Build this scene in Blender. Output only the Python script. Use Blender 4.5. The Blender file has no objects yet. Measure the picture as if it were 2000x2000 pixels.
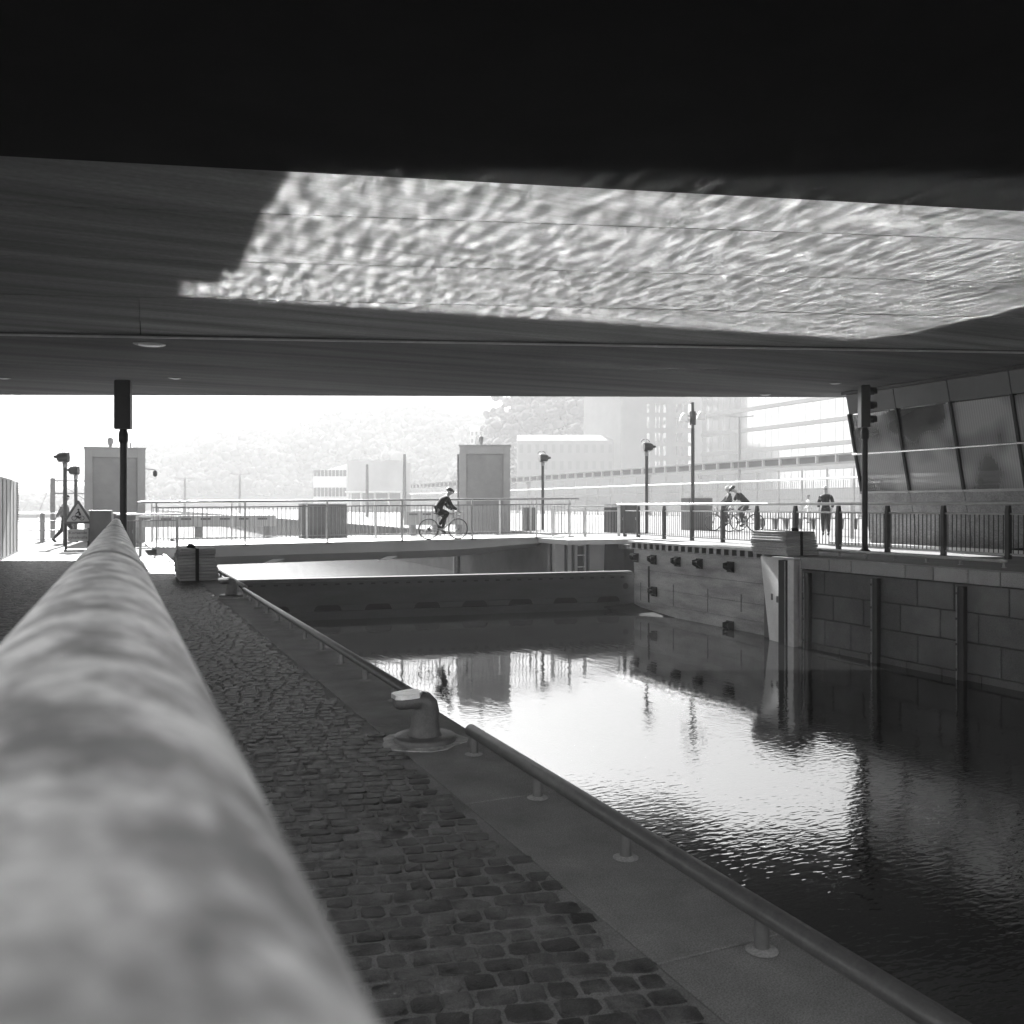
import bpy, bmesh, math, random, os
from mathutils import Vector, Matrix, noise
random.seed(7)
SC = bpy.context.scene
COL = SC.collection
R = math.radians

# ------------------------------------------------------------------ camera, sky, sun, exposure
F, CX, HY, EYE = 1760.0, 1000.0, 989.0, 1.35          # focal length and horizon in photo pixels, eye height
TH = math.atan((1000 - 214) / F); C_, S_ = math.cos(TH), math.sin(TH)
cam = bpy.data.cameras.new('camera'); camo = bpy.data.objects.new('camera', cam); COL.objects.link(camo)
cam.sensor_width = 36; cam.lens = F / 2000 * 36; cam.shift_y = -11 / 2000
cam.clip_start = .01; cam.clip_end = 3000
camo.location = (0, 0, EYE); camo.rotation_euler = (math.pi / 2, 0, -TH)
cam.dof.use_dof = True; cam.dof.focus_distance = 16; cam.dof.aperture_fstop = 9
SC.camera = camo
SUN_EL, SUN_AZ = R(34.5), R(4.5)
w = bpy.data.worlds.new('World'); SC.world = w; w.use_nodes = True
nt = w.node_tree; bg = nt.nodes['Background']
sky = nt.nodes.new('ShaderNodeTexSky'); sky.sky_type = 'NISHITA'; sky.sun_disc = False
sky.sun_elevation = SUN_EL; sky.sun_rotation = SUN_AZ; sky.dust_density = 2
bw = nt.nodes.new('ShaderNodeRGBToBW')
nt.links.new(sky.outputs[0], bw.inputs[0]); nt.links.new(bw.outputs[0], bg.inputs[0]); bg.inputs[1].default_value = .05
sl = bpy.data.lights.new('sun', 'SUN'); sl.energy = 5; sl.angle = R(.55); sl.color = (1, 1, 1)
so = bpy.data.objects.new('sun', sl); COL.objects.link(so)
sd = Vector((math.sin(SUN_AZ) * math.cos(SUN_EL), math.cos(SUN_AZ) * math.cos(SUN_EL), math.sin(SUN_EL)))
so.rotation_euler = sd.to_track_quat('Z', 'Y').to_euler(); so.location = (0, 40, 60)
vs = SC.view_settings; vs.view_transform = 'Standard'; vs.look = 'None'; vs.gamma = 1; vs.exposure = 2.45
cy = SC.cycles
cy.use_denoising = True; cy.blur_glossy = 0; cy.sample_clamp_indirect = 0; cy.caustics_reflective = True
cy.use_guiding = True; cy.max_bounces = 8; cy.diffuse_bounces = 4; cy.glossy_bounces = 4; cy.volume_bounces = 1
cy.transparent_max_bounces = 12; cy.use_light_tree = False

# ------------------------------------------------------------------ photo point -> world point
def ray(x, y):
    a = (x - CX) / F
    return Vector((a * C_ + S_, C_ - a * S_, (HY - y) / F))
def at_depth(x, y, d): return Vector((0, 0, EYE)) + ray(x, y) * d
def on_z(x, y, z): r = ray(x, y); return at_depth(x, y, (z - EYE) / r.z)
def on_x(x, y, X): return at_depth(x, y, X / ray(x, y).x)
def on_y(x, y, Y): return at_depth(x, y, Y / ray(x, y).y)
def cw(lat, dep, z=0.0): return Vector((lat * C_ + dep * S_, dep * C_ - lat * S_, z))
def proj(p):
    d = p[0] * S_ + p[1] * C_; l = p[0] * C_ - p[1] * S_
    if d < .05: return (-9999, 9999, d)
    return (CX + F * l / d, HY - F * (p[2] - EYE) / d, d)

# ------------------------------------------------------------------ materials
MATS = {}
def mat(name, base=.3, rough=.8, lo=None, hi=None, scale=3.0, stretch=(1, 1, 1), detail=6, metal=0.0, bump=0.0, bscale=None,
        fine=0.0, rnd=0.0, spec=.5, coord='Position', contrast=(.3, .7)):
    """procedural grey: value noise between lo and hi, fine grain, per-object / per-island variation, bump"""
    m = bpy.data.materials.new(name); m.use_nodes = True
    n, l = m.node_tree.nodes, m.node_tree.links
    b = n['Principled BSDF']; b.inputs['Roughness'].default_value = rough; b.inputs['Metallic'].default_value = metal
    b.inputs['Specular IOR Level'].default_value = spec
    if lo is None: lo, hi = base * .8, base * 1.2
    if coord == 'Position':
        src = n.new('ShaderNodeNewGeometry').outputs['Position']
    else:
        src = n.new('ShaderNodeTexCoord').outputs[coord]
    mp = n.new('ShaderNodeMapping'); mp.inputs['Scale'].default_value = stretch; l.new(src, mp.inputs[0])
    no = n.new('ShaderNodeTexNoise'); no.inputs['Scale'].default_value = scale; no.inputs['Detail'].default_value = detail
    no.inputs['Roughness'].default_value = .62
    l.new(mp.outputs[0], no.inputs['Vector'])
    mr = n.new('ShaderNodeMapRange'); mr.inputs['From Min'].default_value = contrast[0]; mr.inputs['From Max'].default_value = contrast[1]
    mr.inputs['To Min'].default_value = lo; mr.inputs['To Max'].default_value = hi
    l.new(no.outputs[0], mr.inputs[0]); val = mr.outputs[0]
    if fine:
        n2 = n.new('ShaderNodeTexNoise'); n2.inputs['Scale'].default_value = (bscale or scale * 30); n2.inputs['Detail'].default_value = 3
        l.new(src, n2.inputs['Vector'])
        m2 = n.new('ShaderNodeMapRange'); m2.inputs['From Min'].default_value = .25; m2.inputs['From Max'].default_value = .75
        m2.inputs['To Min'].default_value = 1 - fine; m2.inputs['To Max'].default_value = 1 + fine
        l.new(n2.outputs[0], m2.inputs[0])
        mu = n.new('ShaderNodeMath'); mu.operation = 'MULTIPLY'; l.new(val, mu.inputs[0]); l.new(m2.outputs[0], mu.inputs[1]); val = mu.outputs[0]
    if rnd:
        g = n.new('ShaderNodeNewGeometry'); oi = n.new('ShaderNodeObjectInfo')
        ad = n.new('ShaderNodeMath'); ad.operation = 'ADD'; l.new(g.outputs['Random Per Island'], ad.inputs[0]); l.new(oi.outputs['Random'], ad.inputs[1])
        fr = n.new('ShaderNodeMath'); fr.operation = 'FRACT'; l.new(ad.outputs[0], fr.inputs[0])
        m3 = n.new('ShaderNodeMapRange'); m3.inputs['To Min'].default_value = 1 - rnd; m3.inputs['To Max'].default_value = 1 + rnd
        l.new(fr.outputs[0], m3.inputs[0])
        mu = n.new('ShaderNodeMath'); mu.operation = 'MULTIPLY'; l.new(val, mu.inputs[0]); l.new(m3.outputs[0], mu.inputs[1]); val = mu.outputs[0]
    cc = n.new('ShaderNodeCombineColor')
    for i in range(3): l.new(val, cc.inputs[i])
    l.new(cc.outputs[0], b.inputs['Base Color'])
    if bump:
        n4 = n.new('ShaderNodeTexNoise'); n4.inputs['Scale'].default_value = (bscale or scale * 12); n4.inputs['Detail'].default_value = 4
        l.new(src, n4.inputs['Vector'])
        bu = n.new('ShaderNodeBump'); bu.inputs['Strength'].default_value = 1; bu.inputs['Distance'].default_value = bump
        l.new(n4.outputs[0], bu.inputs['Height']); l.new(bu.outputs[0], b.inputs['Normal'])
    MATS[name] = m; return m

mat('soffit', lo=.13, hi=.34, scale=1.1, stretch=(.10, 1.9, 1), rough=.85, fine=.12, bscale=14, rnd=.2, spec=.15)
mat('soffit_far_shaded', lo=.05, hi=.13, scale=1.1, stretch=(.10, 1.9, 1), rough=.85, fine=.12, bscale=14, rnd=.15, spec=.15)  # darker copy of the soffit, shade of the far panels put into the colour
mat('lip', base=.4, rough=.6)
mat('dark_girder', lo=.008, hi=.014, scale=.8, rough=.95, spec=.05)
mat('deck_slab', base=.3)
mat('sett', lo=.03, hi=.10, scale=9, rough=.55, fine=.5, bscale=190, rnd=.5, bump=.003, contrast=(.38, .62))
mat('bed', lo=.14, hi=.28, scale=3.5, rough=.95, fine=.45, bscale=220, bump=.003)
mat('kerb', lo=.18, hi=.29, scale=3.2, rough=.9, fine=.5, bscale=200, rnd=.06, bump=.0012)
mat('grout', lo=.22, hi=.75, scale=11, rough=.95, fine=.3, bump=.004)
mat('foot', lo=.26, hi=.40, scale=12, rough=.9, fine=.3, bscale=150)
mat('plaza', lo=.13, hi=.18, scale=.8, rough=.9, fine=.15, bscale=40)
mat('asphalt', lo=.10, hi=.15, scale=1.5, rough=.92, fine=.3, bscale=120)
mat('pipe_paint', lo=.30, hi=.95, scale=24, stretch=(1.1, .8, 1.1), rough=.42, detail=10, contrast=(.40, .56), fine=.3, bscale=120, bump=.0006, metal=.2)
mat('galv', lo=.20, hi=.30, scale=10, rough=.42, metal=.7, fine=.08)
mat('galv_light', lo=.42, hi=.55, scale=8, rough=.45, metal=.35)
mat('rail_grey', lo=.10, hi=.15, scale=14, rough=.45, metal=.3, fine=.12, bscale=90)
mat('bollard', lo=.11, hi=.16, scale=20, rough=.5, metal=.2, fine=.15, bscale=120, bump=.001)
mat('bollard_cap', lo=.6, hi=.9, scale=14, rough=.35, metal=.85, bump=.0015)
mat('black_paint', lo=.012, hi=.020, scale=8, rough=.38)
mat('post_paint', lo=.035, hi=.05, scale=8, rough=.45)
mat('granite', lo=.08, hi=.13, scale=1.7, rough=.85, fine=.35, bscale=75, rnd=.2, bump=.002)
mat('coping', lo=.22, hi=.28, scale=1.7, rough=.85, fine=.3, bscale=75, rnd=.1, bump=.002)
mat('joint', base=.03)
mat('wall_concrete', lo=.20, hi=.46, scale=1.5, stretch=(1, .45, 2.2), rough=.85, fine=.2, bscale=30, contrast=(.32, .68), bump=.003)
mat('pillar_concrete', lo=.52, hi=.68, scale=2.2, stretch=(1, 1, .4), rough=.85, fine=.12, bscale=40, bump=.002)
mat('stain', lo=.10, hi=.16, scale=20, rough=.9)
mat('gate_steel', lo=.035, hi=.06, scale=1.6, stretch=(.5, 1, 2.4), rough=.8, spec=.15, fine=.15, bscale=30)
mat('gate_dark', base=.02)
mat('void', lo=.004, hi=.006, rough=1, spec=0)
mat('sill', lo=.015, hi=.025, rough=.95, spec=.1)
mat('pale_steel', lo=.42, hi=.52, scale=2, rough=.55)
mat('girder_paint', lo=.40, hi=.47, scale=1.2, rough=.5)
mat('white_paint', lo=.72, hi=.82, scale=3, rough=.5)
mat('timber', lo=.22, hi=.40, scale=3, stretch=(1, 14, 14), rough=.8, rnd=.18, fine=.15)
mat('strap', base=.012, rough=.7)
mat('kiosk', lo=.30, hi=.36, scale=1.5, rough=.6)
mat('kiosk_panel', lo=.24, hi=.29, scale=2.5, rough=.6)
mat('cabinet', lo=.10, hi=.14, scale=3, rough=.5)
mat('sign_face', base=.55, rough=.5, lo=.52, hi=.58)
mat('sign_border', base=.12, rough=.5)
mat('ink', base=.015, rough=.6)
mat('cloth_black', lo=.012, hi=.02, scale=20, rough=.9)
mat('cloth_dark', lo=.03, hi=.05, scale=20, rough=.9)
mat('cloth_mid', lo=.16, hi=.22, scale=20, rough=.9)
mat('cloth_pale', lo=.5, hi=.6, scale=20, rough=.9)
mat('skin', lo=.30, hi=.36, scale=20, rough=.6)
mat('tyre', base=.02, rough=.7)
mat('frame_paint', base=.35, rough=.3)
mat('facade_panel', lo=.13, hi=.17, scale=1.2, rough=.45)
mat('facade_stone', lo=.22, hi=.36, scale=4, rough=.85, fine=.35, bscale=35, bump=.004)
mat('polished', base=.9, lo=.88, hi=.92, rough=.2, metal=1)
mat('mullion', base=.02, rough=.4)
mat('interior', lo=.35, hi=.7, scale=.9, stretch=(1, 1, .6), rough=.8)
mat('interior_pale', lo=.55, hi=.65, scale=2, rough=.7)
mat('brick_far', lo=.18, hi=.22, scale=.4, rough=.9)
mat('glass_band', base=.25, rough=.6)
mat('pale_building', lo=.45, hi=.55, scale=.3, rough=.8)
mat('roof', base=.2)
mat('hill', lo=.04, hi=.06, scale=.06, rough=.95)
mat('foliage', lo=.035, hi=.055, scale=.2, rough=.95, rnd=.25, spec=.1)
mat('rock', lo=.34, hi=.42, scale=3, rough=1, rnd=.1, spec=.05)
mat('mesh_fence', base=.35, rough=.7)
mat('lens_white', base=.45, rough=.4)

def glass_mat(name, refl=.35, tint=.5):
    m = bpy.data.materials.new(name); m.use_nodes = True; n, l = m.node_tree.nodes, m.node_tree.links
    n.remove(n['Principled BSDF'])
    gl = n.new('ShaderNodeBsdfGlossy'); gl.inputs['Roughness'].default_value = .01; gl.inputs[0].default_value = (.9, .9, .9, 1)
    tr = n.new('ShaderNodeBsdfTransparent'); tr.inputs[0].default_value = (tint, tint, tint, 1)
    fr = n.new('ShaderNodeFresnel'); fr.inputs[0].default_value = 1.9
    mx = n.new('ShaderNodeMixShader'); l.new(fr.outputs[0], mx.inputs[0]); l.new(tr.outputs[0], mx.inputs[1]); l.new(gl.outputs[0], mx.inputs[2])
    no = n.new('ShaderNodeTexNoise'); no.inputs['Scale'].default_value = .9
    bu = n.new('ShaderNodeBump'); bu.inputs['Distance'].default_value = .0015; ge = n.new('ShaderNodeNewGeometry')
    l.new(ge.outputs['Position'], no.inputs['Vector']); l.new(no.outputs[0], bu.inputs['Height']); l.new(bu.outputs[0], gl.inputs['Normal'])
    wv = n.new('ShaderNodeTexWave'); wv.wave_type = 'BANDS'; wv.bands_direction = 'Y'; wv.inputs['Scale'].default_value = 5.2
    l.new(ge.outputs['Position'], wv.inputs['Vector'])
    df = n.new('ShaderNodeBsdfDiffuse'); df.inputs[0].default_value = (.8, .8, .8, 1)
    n3 = n.new('ShaderNodeTexNoise'); n3.inputs['Scale'].default_value = .55; n3.inputs['Detail'].default_value = 2; l.new(ge.outputs['Position'], n3.inputs['Vector'])
    r3 = n.new('ShaderNodeMapRange'); r3.inputs['From Min'].default_value = .42; r3.inputs['From Max'].default_value = .58; r3.inputs['To Min'].default_value = .10; r3.inputs['To Max'].default_value = .60; l.new(n3.outputs[0], r3.inputs[0])
    r4 = n.new('ShaderNodeMapRange'); r4.inputs['To Min'].default_value = .8; l.new(wv.outputs['Fac'], r4.inputs[0])
    mm = n.new('ShaderNodeMath'); mm.operation = 'MULTIPLY'; l.new(r3.outputs[0], mm.inputs[0]); l.new(r4.outputs[0], mm.inputs[1])
    m2 = n.new('ShaderNodeMixShader'); l.new(mm.outputs[0], m2.inputs[0]); l.new(mx.outputs[0], m2.inputs[1]); l.new(df.outputs[0], m2.inputs[2]); mx = m2
    l.new(mx.outputs[0], n['Material Output'].inputs[0]); MATS[name] = m; return m
glass_mat('glass', tint=.85); 
def window_mat(name):
    m = bpy.data.materials.new(name); m.use_nodes = True; b = m.node_tree.nodes['Principled BSDF']
    b.inputs['Base Color'].default_value = (.6, .6, .6, 1); b.inputs['Roughness'].default_value = .1; b.inputs['Metallic'].default_value = .8
    MATS[name] = m
window_mat('window')

def water_mat(name, ior, amp1, amp2, rough):
    m = bpy.data.materials.new(name); m.use_nodes = True; n, l = m.node_tree.nodes, m.node_tree.links
    n.remove(n['Principled BSDF'])
    geo = n.new('ShaderNodeNewGeometry')
    def layer(scale, stretch, rot, detail, dist):
        mp = n.new('ShaderNodeMapping'); mp.inputs['Scale'].default_value = stretch; mp.inputs['Rotation'].default_value = (0, 0, rot)
        l.new(geo.outputs['Position'], mp.inputs[0])
        no = n.new('ShaderNodeTexNoise'); no.inputs['Scale'].default_value = scale; no.inputs['Detail'].default_value = detail
        no.inputs['Distortion'].default_value = .3
        l.new(mp.outputs[0], no.inputs['Vector'])
        mu = n.new('ShaderNodeMath'); mu.operation = 'MULTIPLY'; mu.inputs[1].default_value = dist; l.new(no.outputs[0], mu.inputs[0]); return mu.outputs[0]
    a = layer(5.8, (1, .34, 1), R(-12), 1.2, amp1)          # swell that focuses the sun on the soffit
    b_ = layer(19.0, (.42, 1, 1), R(0), 1.2, amp2)         # small wind ripples, stronger towards the open near end
    sx = n.new('ShaderNodeSeparateXYZ'); l.new(geo.outputs['Position'], sx.inputs[0])
    mk = n.new('ShaderNodeMapRange'); mk.inputs['From Min'].default_value = 2; mk.inputs['From Max'].default_value = 15; mk.inputs['To Min'].default_value = 5.5; mk.inputs['To Max'].default_value = .42
    l.new(sx.outputs[1], mk.inputs[0]); mq = n.new('ShaderNodeMath'); mq.operation = 'MULTIPLY'; l.new(b_, mq.inputs[0]); l.new(mk.outputs[0], mq.inputs[1]); b_ = mq.outputs[0]
    ad = n.new('ShaderNodeMath'); l.new(a, ad.inputs[0]); l.new(b_, ad.inputs[1])
    bu = n.new('ShaderNodeBump'); bu.inputs['Strength'].default_value = 1; bu.inputs['Distance'].default_value = 1
    l.new(ad.outputs[0], bu.inputs['Height'])
    gl = n.new('ShaderNodeBsdfGlossy'); gl.inputs['Roughness'].default_value = rough; gl.inputs[0].default_value = (1, 1, 1, 1)
    df = n.new('ShaderNodeBsdfDiffuse'); df.inputs[0].default_value = (.008, .008, .008, 1)
    fr = n.new('ShaderNodeFresnel'); fr.inputs[0].default_value = ior
    for q in (gl, fr): l.new(bu.outputs[0], q.inputs['Normal'])
    mx = n.new('ShaderNodeMixShader'); l.new(fr.outputs[0], mx.inputs[0]); l.new(df.outputs[0], mx.inputs[1]); l.new(gl.outputs[0], mx.inputs[2])
    l.new(mx.outputs[0], n['Material Output'].inputs[0]); MATS[name] = m
water_mat('lock_water', 4.4, .0016, .00055, .04)
water_mat('sea_water', 1.8, .006, .002, .10)

# ------------------------------------------------------------------ mesh building
def V(*a): return Vector(a)
class MB:
    def __init__(s, off=(0, 0, 0)): s.v = []; s.f = []; s.o = Vector(off); s.sm = []
    def add(s, vs, fs, smooth=False):
        k = len(s.v); s.v += [tuple(Vector(p) - s.o) for p in vs]; s.f += [tuple(i + k for i in f) for f in fs]; s.sm += [smooth] * len(fs); return s
    def box(s, x0, x1, y0, y1, z0, z1):
        vs = [(x, y, z) for z in (z0, z1) for y in (y0, y1) for x in (x0, x1)]
        return s.add(vs, [(0, 2, 3, 1), (4, 5, 7, 6), (0, 1, 5, 4), (2, 6, 7, 3), (0, 4, 6, 2), (1, 3, 7, 5)])
    def bbox(s, x0, x1, y0, y1, z0, z1, b):
        """box with a chamfer on its top edges and vertical edges"""
        def ring(x0, x1, y0, y1, z, c): return [(x0 + c, y0, z), (x1 - c, y0, z), (x1, y0 + c, z), (x1, y1 - c, z), (x1 - c, y1, z), (x0 + c, y1, z), (x0, y1 - c, z), (x0, y0 + c, z)]
        vs = ring(x0, x1, y0, y1, z0, b) + ring(x0, x1, y0, y1, z1 - b, b) + ring(x0 + b, x1 - b, y0 + b, y1 - b, z1, b * .6)
        fs = []
        for k in (0, 8):
            for i in range(8): j = (i + 1) % 8; fs.append((k + i, k + j, k + 8 + j, k + 8 + i))
        fs += [tuple(range(16, 24)), tuple(range(7, -1, -1))]
        return s.add(vs, fs)
    def hexa(s, lo4, hi4):
        return s.add(list(lo4) + list(hi4), [(3, 2, 1, 0), (4, 5, 6, 7), (0, 1, 5, 4), (1, 2, 6, 5), (2, 3, 7, 6), (3, 0, 4, 7)])
    def tube(s, pts, r, n=12, cap=True):
        pts = [Vector(p) for p in pts]; rs = r if isinstance(r, (list, tuple)) else [r] * len(pts)
        k = len(pts); t0 = (pts[1] - pts[0]).normalized()
        up = V(0, 0, 1) if abs(t0.z) < .9 else V(1, 0, 0)
        vs = []
        for i, p in enumerate(pts):
            t = (pts[min(i + 1, k - 1)] - pts[max(i - 1, 0)]).normalized()
            a = t.cross(up).normalized(); b = a.cross(t).normalized()
            for j in range(n):
                q = 2 * math.pi * j / n; vs.append(p + a * (rs[i] * math.cos(q)) + b * (rs[i] * math.sin(q)))
        fs = []
        for i in range(k - 1):
            for j in range(n): fs.append((i * n + j, i * n + (j + 1) % n, (i + 1) * n + (j + 1) % n, (i + 1) * n + j))
        s.add(vs, fs, True)
        if cap: s.add(vs[:n], [tuple(range(n))]); s.add(vs[-n:], [tuple(range(n - 1, -1, -1))])
        return s
    def bar(s, p, q, w, h, up=(0, 0, 1)):
        p, q = Vector(p), Vector(q); t = (q - p).normalized(); a = t.cross(Vector(up))
        if a.length < 1e-4: a = t.cross(V(0, 1, 0))
        a.normalize(); b = a.cross(t).normalized(); a *= w / 2; b *= h / 2
        return s.hexa([p - a - b, p + a - b, p + a + b, p - a + b], [q - a - b, q + a - b, q + a + b, q - a + b])
    def lathe(s, prof, c=(0, 0, 0), n=24):
        c = Vector(c); vs = []; k = len(prof)
        for r, z in prof:
            for j in range(n): q = 2 * math.pi * j / n; vs.append(c + V(r * math.cos(q), r * math.sin(q), z))
        fs = [(i * n + j, i * n + (j + 1) % n, (i + 1) * n + (j + 1) % n, (i + 1) * n + j) for i in range(k - 1) for j in range(n)]
        s.add(vs, fs, True); s.add(vs[:n], [tuple(range(n - 1, -1, -1))]); s.add(vs[-n:], [tuple(range(n))]); return s
    def prism(s, poly, axis, a, b):
        """poly: 2D points; axis 'x','y','z' extruded between a and b"""
        def p3(u, v, t): return {'x': (t, u, v), 'y': (u, t, v), 'z': (u, v, t)}[axis]
        n = len(poly); vs = [p3(u, v, a) for u, v in poly] + [p3(u, v, b) for u, v in poly]
        fs = [tuple(range(n - 1, -1, -1)), tuple(range(n, 2 * n))] + [(i, (i + 1) % n, n + (i + 1) % n, n + i) for i in range(n)]
        return s.add(vs, fs)
    def torus(s, c, axis, R_, r, n=32, m=8):
        c = Vector(c); vs = []
        for i in range(n):
            q = 2 * math.pi * i / n
            for j in range(m):
                e = 2 * math.pi * j / m; rr = R_ + r * math.cos(e); h = r * math.sin(e)
                if axis == 'y': vs.append(c + V(rr * math.cos(q), h, rr * math.sin(q)))
                else: vs.append(c + V(rr * math.cos(q), rr * math.sin(q), h))
        fs = [(i * m + j, ((i + 1) % n) * m + j, ((i + 1) % n) * m + (j + 1) % m, i * m + (j + 1) % m) for i in range(n) for j in range(m)]
        return s.add(vs, fs, True)
    def mesh(s, name, m):
        me = bpy.data.meshes.new(name); me.from_pydata(s.v, [], s.f); me.polygons.foreach_set('use_smooth', s.sm)
        me.materials.append(MATS[m]); bm = bmesh.new(); bm.from_mesh(me)
        bmesh.ops.recalc_face_normals(bm, faces=bm.faces); bm.to_mesh(me); bm.free(); return me
    def build(s, name, m, parent=None):
        return link(name, s.mesh(name, m), parent)
def link(name, me, parent=None, loc=(0, 0, 0), rot=(0, 0, 0), scale=(1, 1, 1)):
    o = bpy.data.objects.new(name, me); COL.objects.link(o); o.parent = parent
    o.location = loc; o.rotation_euler = rot; o.scale = scale; return o
def tag(o, label=None, cat=None, group=None, kind=None):
    if label: o['label'] = label
    if cat: o['category'] = cat
    if group: o['group'] = group
    if kind: o['kind'] = kind
    return o
def thing(name, label, cat, loc=(0, 0, 0), rz=0, group=None):
    o = bpy.data.objects.new(name, None); COL.objects.link(o); o.location = loc; o.rotation_euler = (0, 0, rz)
    o.empty_display_size = .2
    return tag(o, label, cat, group)
def copy_tree(o, parent=None):
    c = o.copy(); COL.objects.link(c); c.parent = parent
    for ch in list(o.children): copy_tree(ch, c)
    return c

# ================================================================== SETTING
ZW, ZR, ZO = -1.585, .295, -1.30            # lock water, right quay, outer water
XL, XR, XC = 1.98, 13.2, 13.6               # left lock edge, granite wall, concrete wall
GY = 22.9                                   # front of the lock gate
quay = tag(MB().prism([(-70, -30), (1.47, -30), (1.47, 18.3), (1.40, 18.3), (1.40, 26), (-70, 26)], 'z', -5, -.0015).build('quay', 'bed'), kind='structure')
plaza = tag(MB().prism([(-120, 26), (1.40, 26), (1.40, 33), (XL, 33), (XL, 40), (-120, 40)], 'z', -5, 0).box(-70, 1.47, -50, -30, -5, 0).build('plaza', 'plaza'), kind='structure')
rq = MB().prism([(13.45, -50), (200, -50), (200, 330), (14.2, 330), (13.3, 60), (13.1, 26.0), (15.7, 26.0), (15.7, 22.0), (13.95, 22.0), (13.95, 16.2), (13.45, 16.2)], 'z', -5, ZR)
right_quay = tag(rq.build('right_quay', 'asphalt'), kind='structure')
tag(MB().prism([(XL - .1, -50), (15.5, -50), (15.5, 22.0), (13.85, 22.3), (1.3, 23.95), (1.3, 18.2), (XL - .1, 18.2)], 'z', ZW - .5, ZW).build('lock_water', 'lock_water'), kind='structure')
tag(MB().prism([(-590, 24.0), (1.3, 24.0), (13.9, 22.45), (690, 22.45), (690, 645), (-590, 645)], 'z', ZO - .6, ZO).build('harbour_water', 'sea_water'), kind='structure')
# left lock wall under the kerb
MBk = MB().box(1.46, XL - .01, -30, 18.29, -5, -.13)
lw = MBk.build('lock_wall', 'wall_concrete'); tag(lw, 'concrete lock wall below the near quay kerb', 'lock wall')
# kerb stones: each one a piece
for i in range(-3, 11):
    y0 = 2.25 + (i - 1) * 1.57
    link('kerb_stone', MB((1.72, y0, 0)).bbox(1.475, XL, y0 + .004, y0 + 1.566, -.14, -.0006, .0022).mesh('kerb_stone', 'kerb'), quay, (1.72, y0, 0))
kx = MB().bbox(1.475, XL, 2.25 + 10 * 1.57 + .004, 18.3, -.14, -.0006, .0022).build('kerb_stone', 'kerb', quay)

# ---- granite setts
ang = R(-13); ca, sa = math.cos(ang), math.sin(ang)
def sett_verts(lx, ly, h, b):
    def ring(x, y, z, c): return [(-x + c, -y, z), (x - c, -y, z), (x, -y + c, z), (x, y - c, z), (x - c, y, z), (-x + c, y, z), (-x, y - c, z), (-x, -y + c, z)]
    vs = ring(lx, ly, -.012, .012) + ring(lx - b * .3, ly - b * .3, h * .5, .014) + ring(lx - b, ly - b, h, .014) + [(0, 0, h * 1.15)]
    fs = []
    for k in (0, 8):
        for i in range(8): j = (i + 1) % 8; fs.append((k + i, k + j, k + 8 + j, k + 8 + i))
    fs += [(16 + i, 16 + (i + 1) % 8, 24) for i in range(8)]
    return vs, fs
rows = []
v = -4.0
rs = random.Random(3)
while v < 28:
    u = -12 + rs.random() * .1
    ph = rs.uniform(.074, .090)
    while u < 10:
        ln = rs.choice((.078, .09, .10, .112, .128)) * rs.uniform(.92, 1.08)
        x = (u + ln / 2) * ca - (v + ph / 2) * sa; y = (u + ln / 2) * sa + (v + ph / 2) * ca
        if -7.5 < x < (1.49 + .035 * noise.noise(V(x * 9, y * 7, 3)) if y < 18.3 else 1.38) - .055 and .6 < y < 25.95: rows.append((x, y, ln, ph))
        u += ln + .004
    v += ph + .003
def show(x, y):
    px, py, d = proj((x, y, 0))
    if not (-20 < px < 2020 and py < 2030): return None
    rl = 229 - (py - 1005) / 1.103; rr = 229 + (py - 1005) / 1.939
    return None if rl - 12 < px < rr + 4 else d
vis = sorted([(show(x, y), i) for i, (x, y, a, b) in enumerate(rows) if show(x, y)])
near = set(i for d, i in vis[:300])
base_v, base_f = sett_verts(.5, .5, 1, .5)
variants = []
for k in range(8):
    r2 = random.Random(k); lx = .0575; ly = .046
    vs, fs = sett_verts(lx, ly, .006, .007)
    vs = [(x + r2.uniform(-.006, .006), y + r2.uniform(-.005, .005), z + (r2.uniform(-.002, .002) if z > 0 else 0)) for x, y, z in vs]
    mb = MB(); mb.add(vs, fs, False); variants.append(mb.mesh('sett', 'sett'))  # noqa
joined = MB()
for i, (x, y, ln, ph) in enumerate(rows):
    rz = ang + rs.gauss(0, .05); dz = rs.gauss(-.0032, .0016)
    if i in near:
        o = link('sett', variants[i % 8], quay, (x, y, dz), (rs.gauss(0, .025), rs.gauss(0, .025), rz), ((ln - .006) / .115, (ph - .004) / .092, 1))
    else:
        hx, hy = ln / 2 - .004, ph / 2 - .003; c2, s2 = math.cos(rz), math.sin(rz); h = .006
        j = [rs.uniform(-.005, .005) for _ in range(8)]
        P = []
        for (sx, sy, zz, ins, q) in ((-1, -1, -.012, 0, 0), (1, -1, -.012, 0, 1), (1, 1, -.012, 0, 2), (-1, 1, -.012, 0, 3), (-1, -1, h, .007, 0), (1, -1, h, .007, 1), (1, 1, h, .007, 2), (-1, 1, h, .007, 3)):
            a = sx * (hx - ins) + j[q]; b = sy * (hy - ins) + j[q + 4]
            P.append((x + a * c2 - b * s2, y + a * s2 + b * c2, zz + dz))
        joined.add(P, [(0, 1, 5, 4), (1, 2, 6, 5), (2, 3, 7, 6), (3, 0, 4, 7), (4, 5, 6, 7)], False)
jm = bpy.data.meshes.new('setts'); jm.from_pydata(joined.v, [], joined.f); jm.materials.append(MATS['sett'])
tag(link('setts', jm, quay), kind='stuff')

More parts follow.
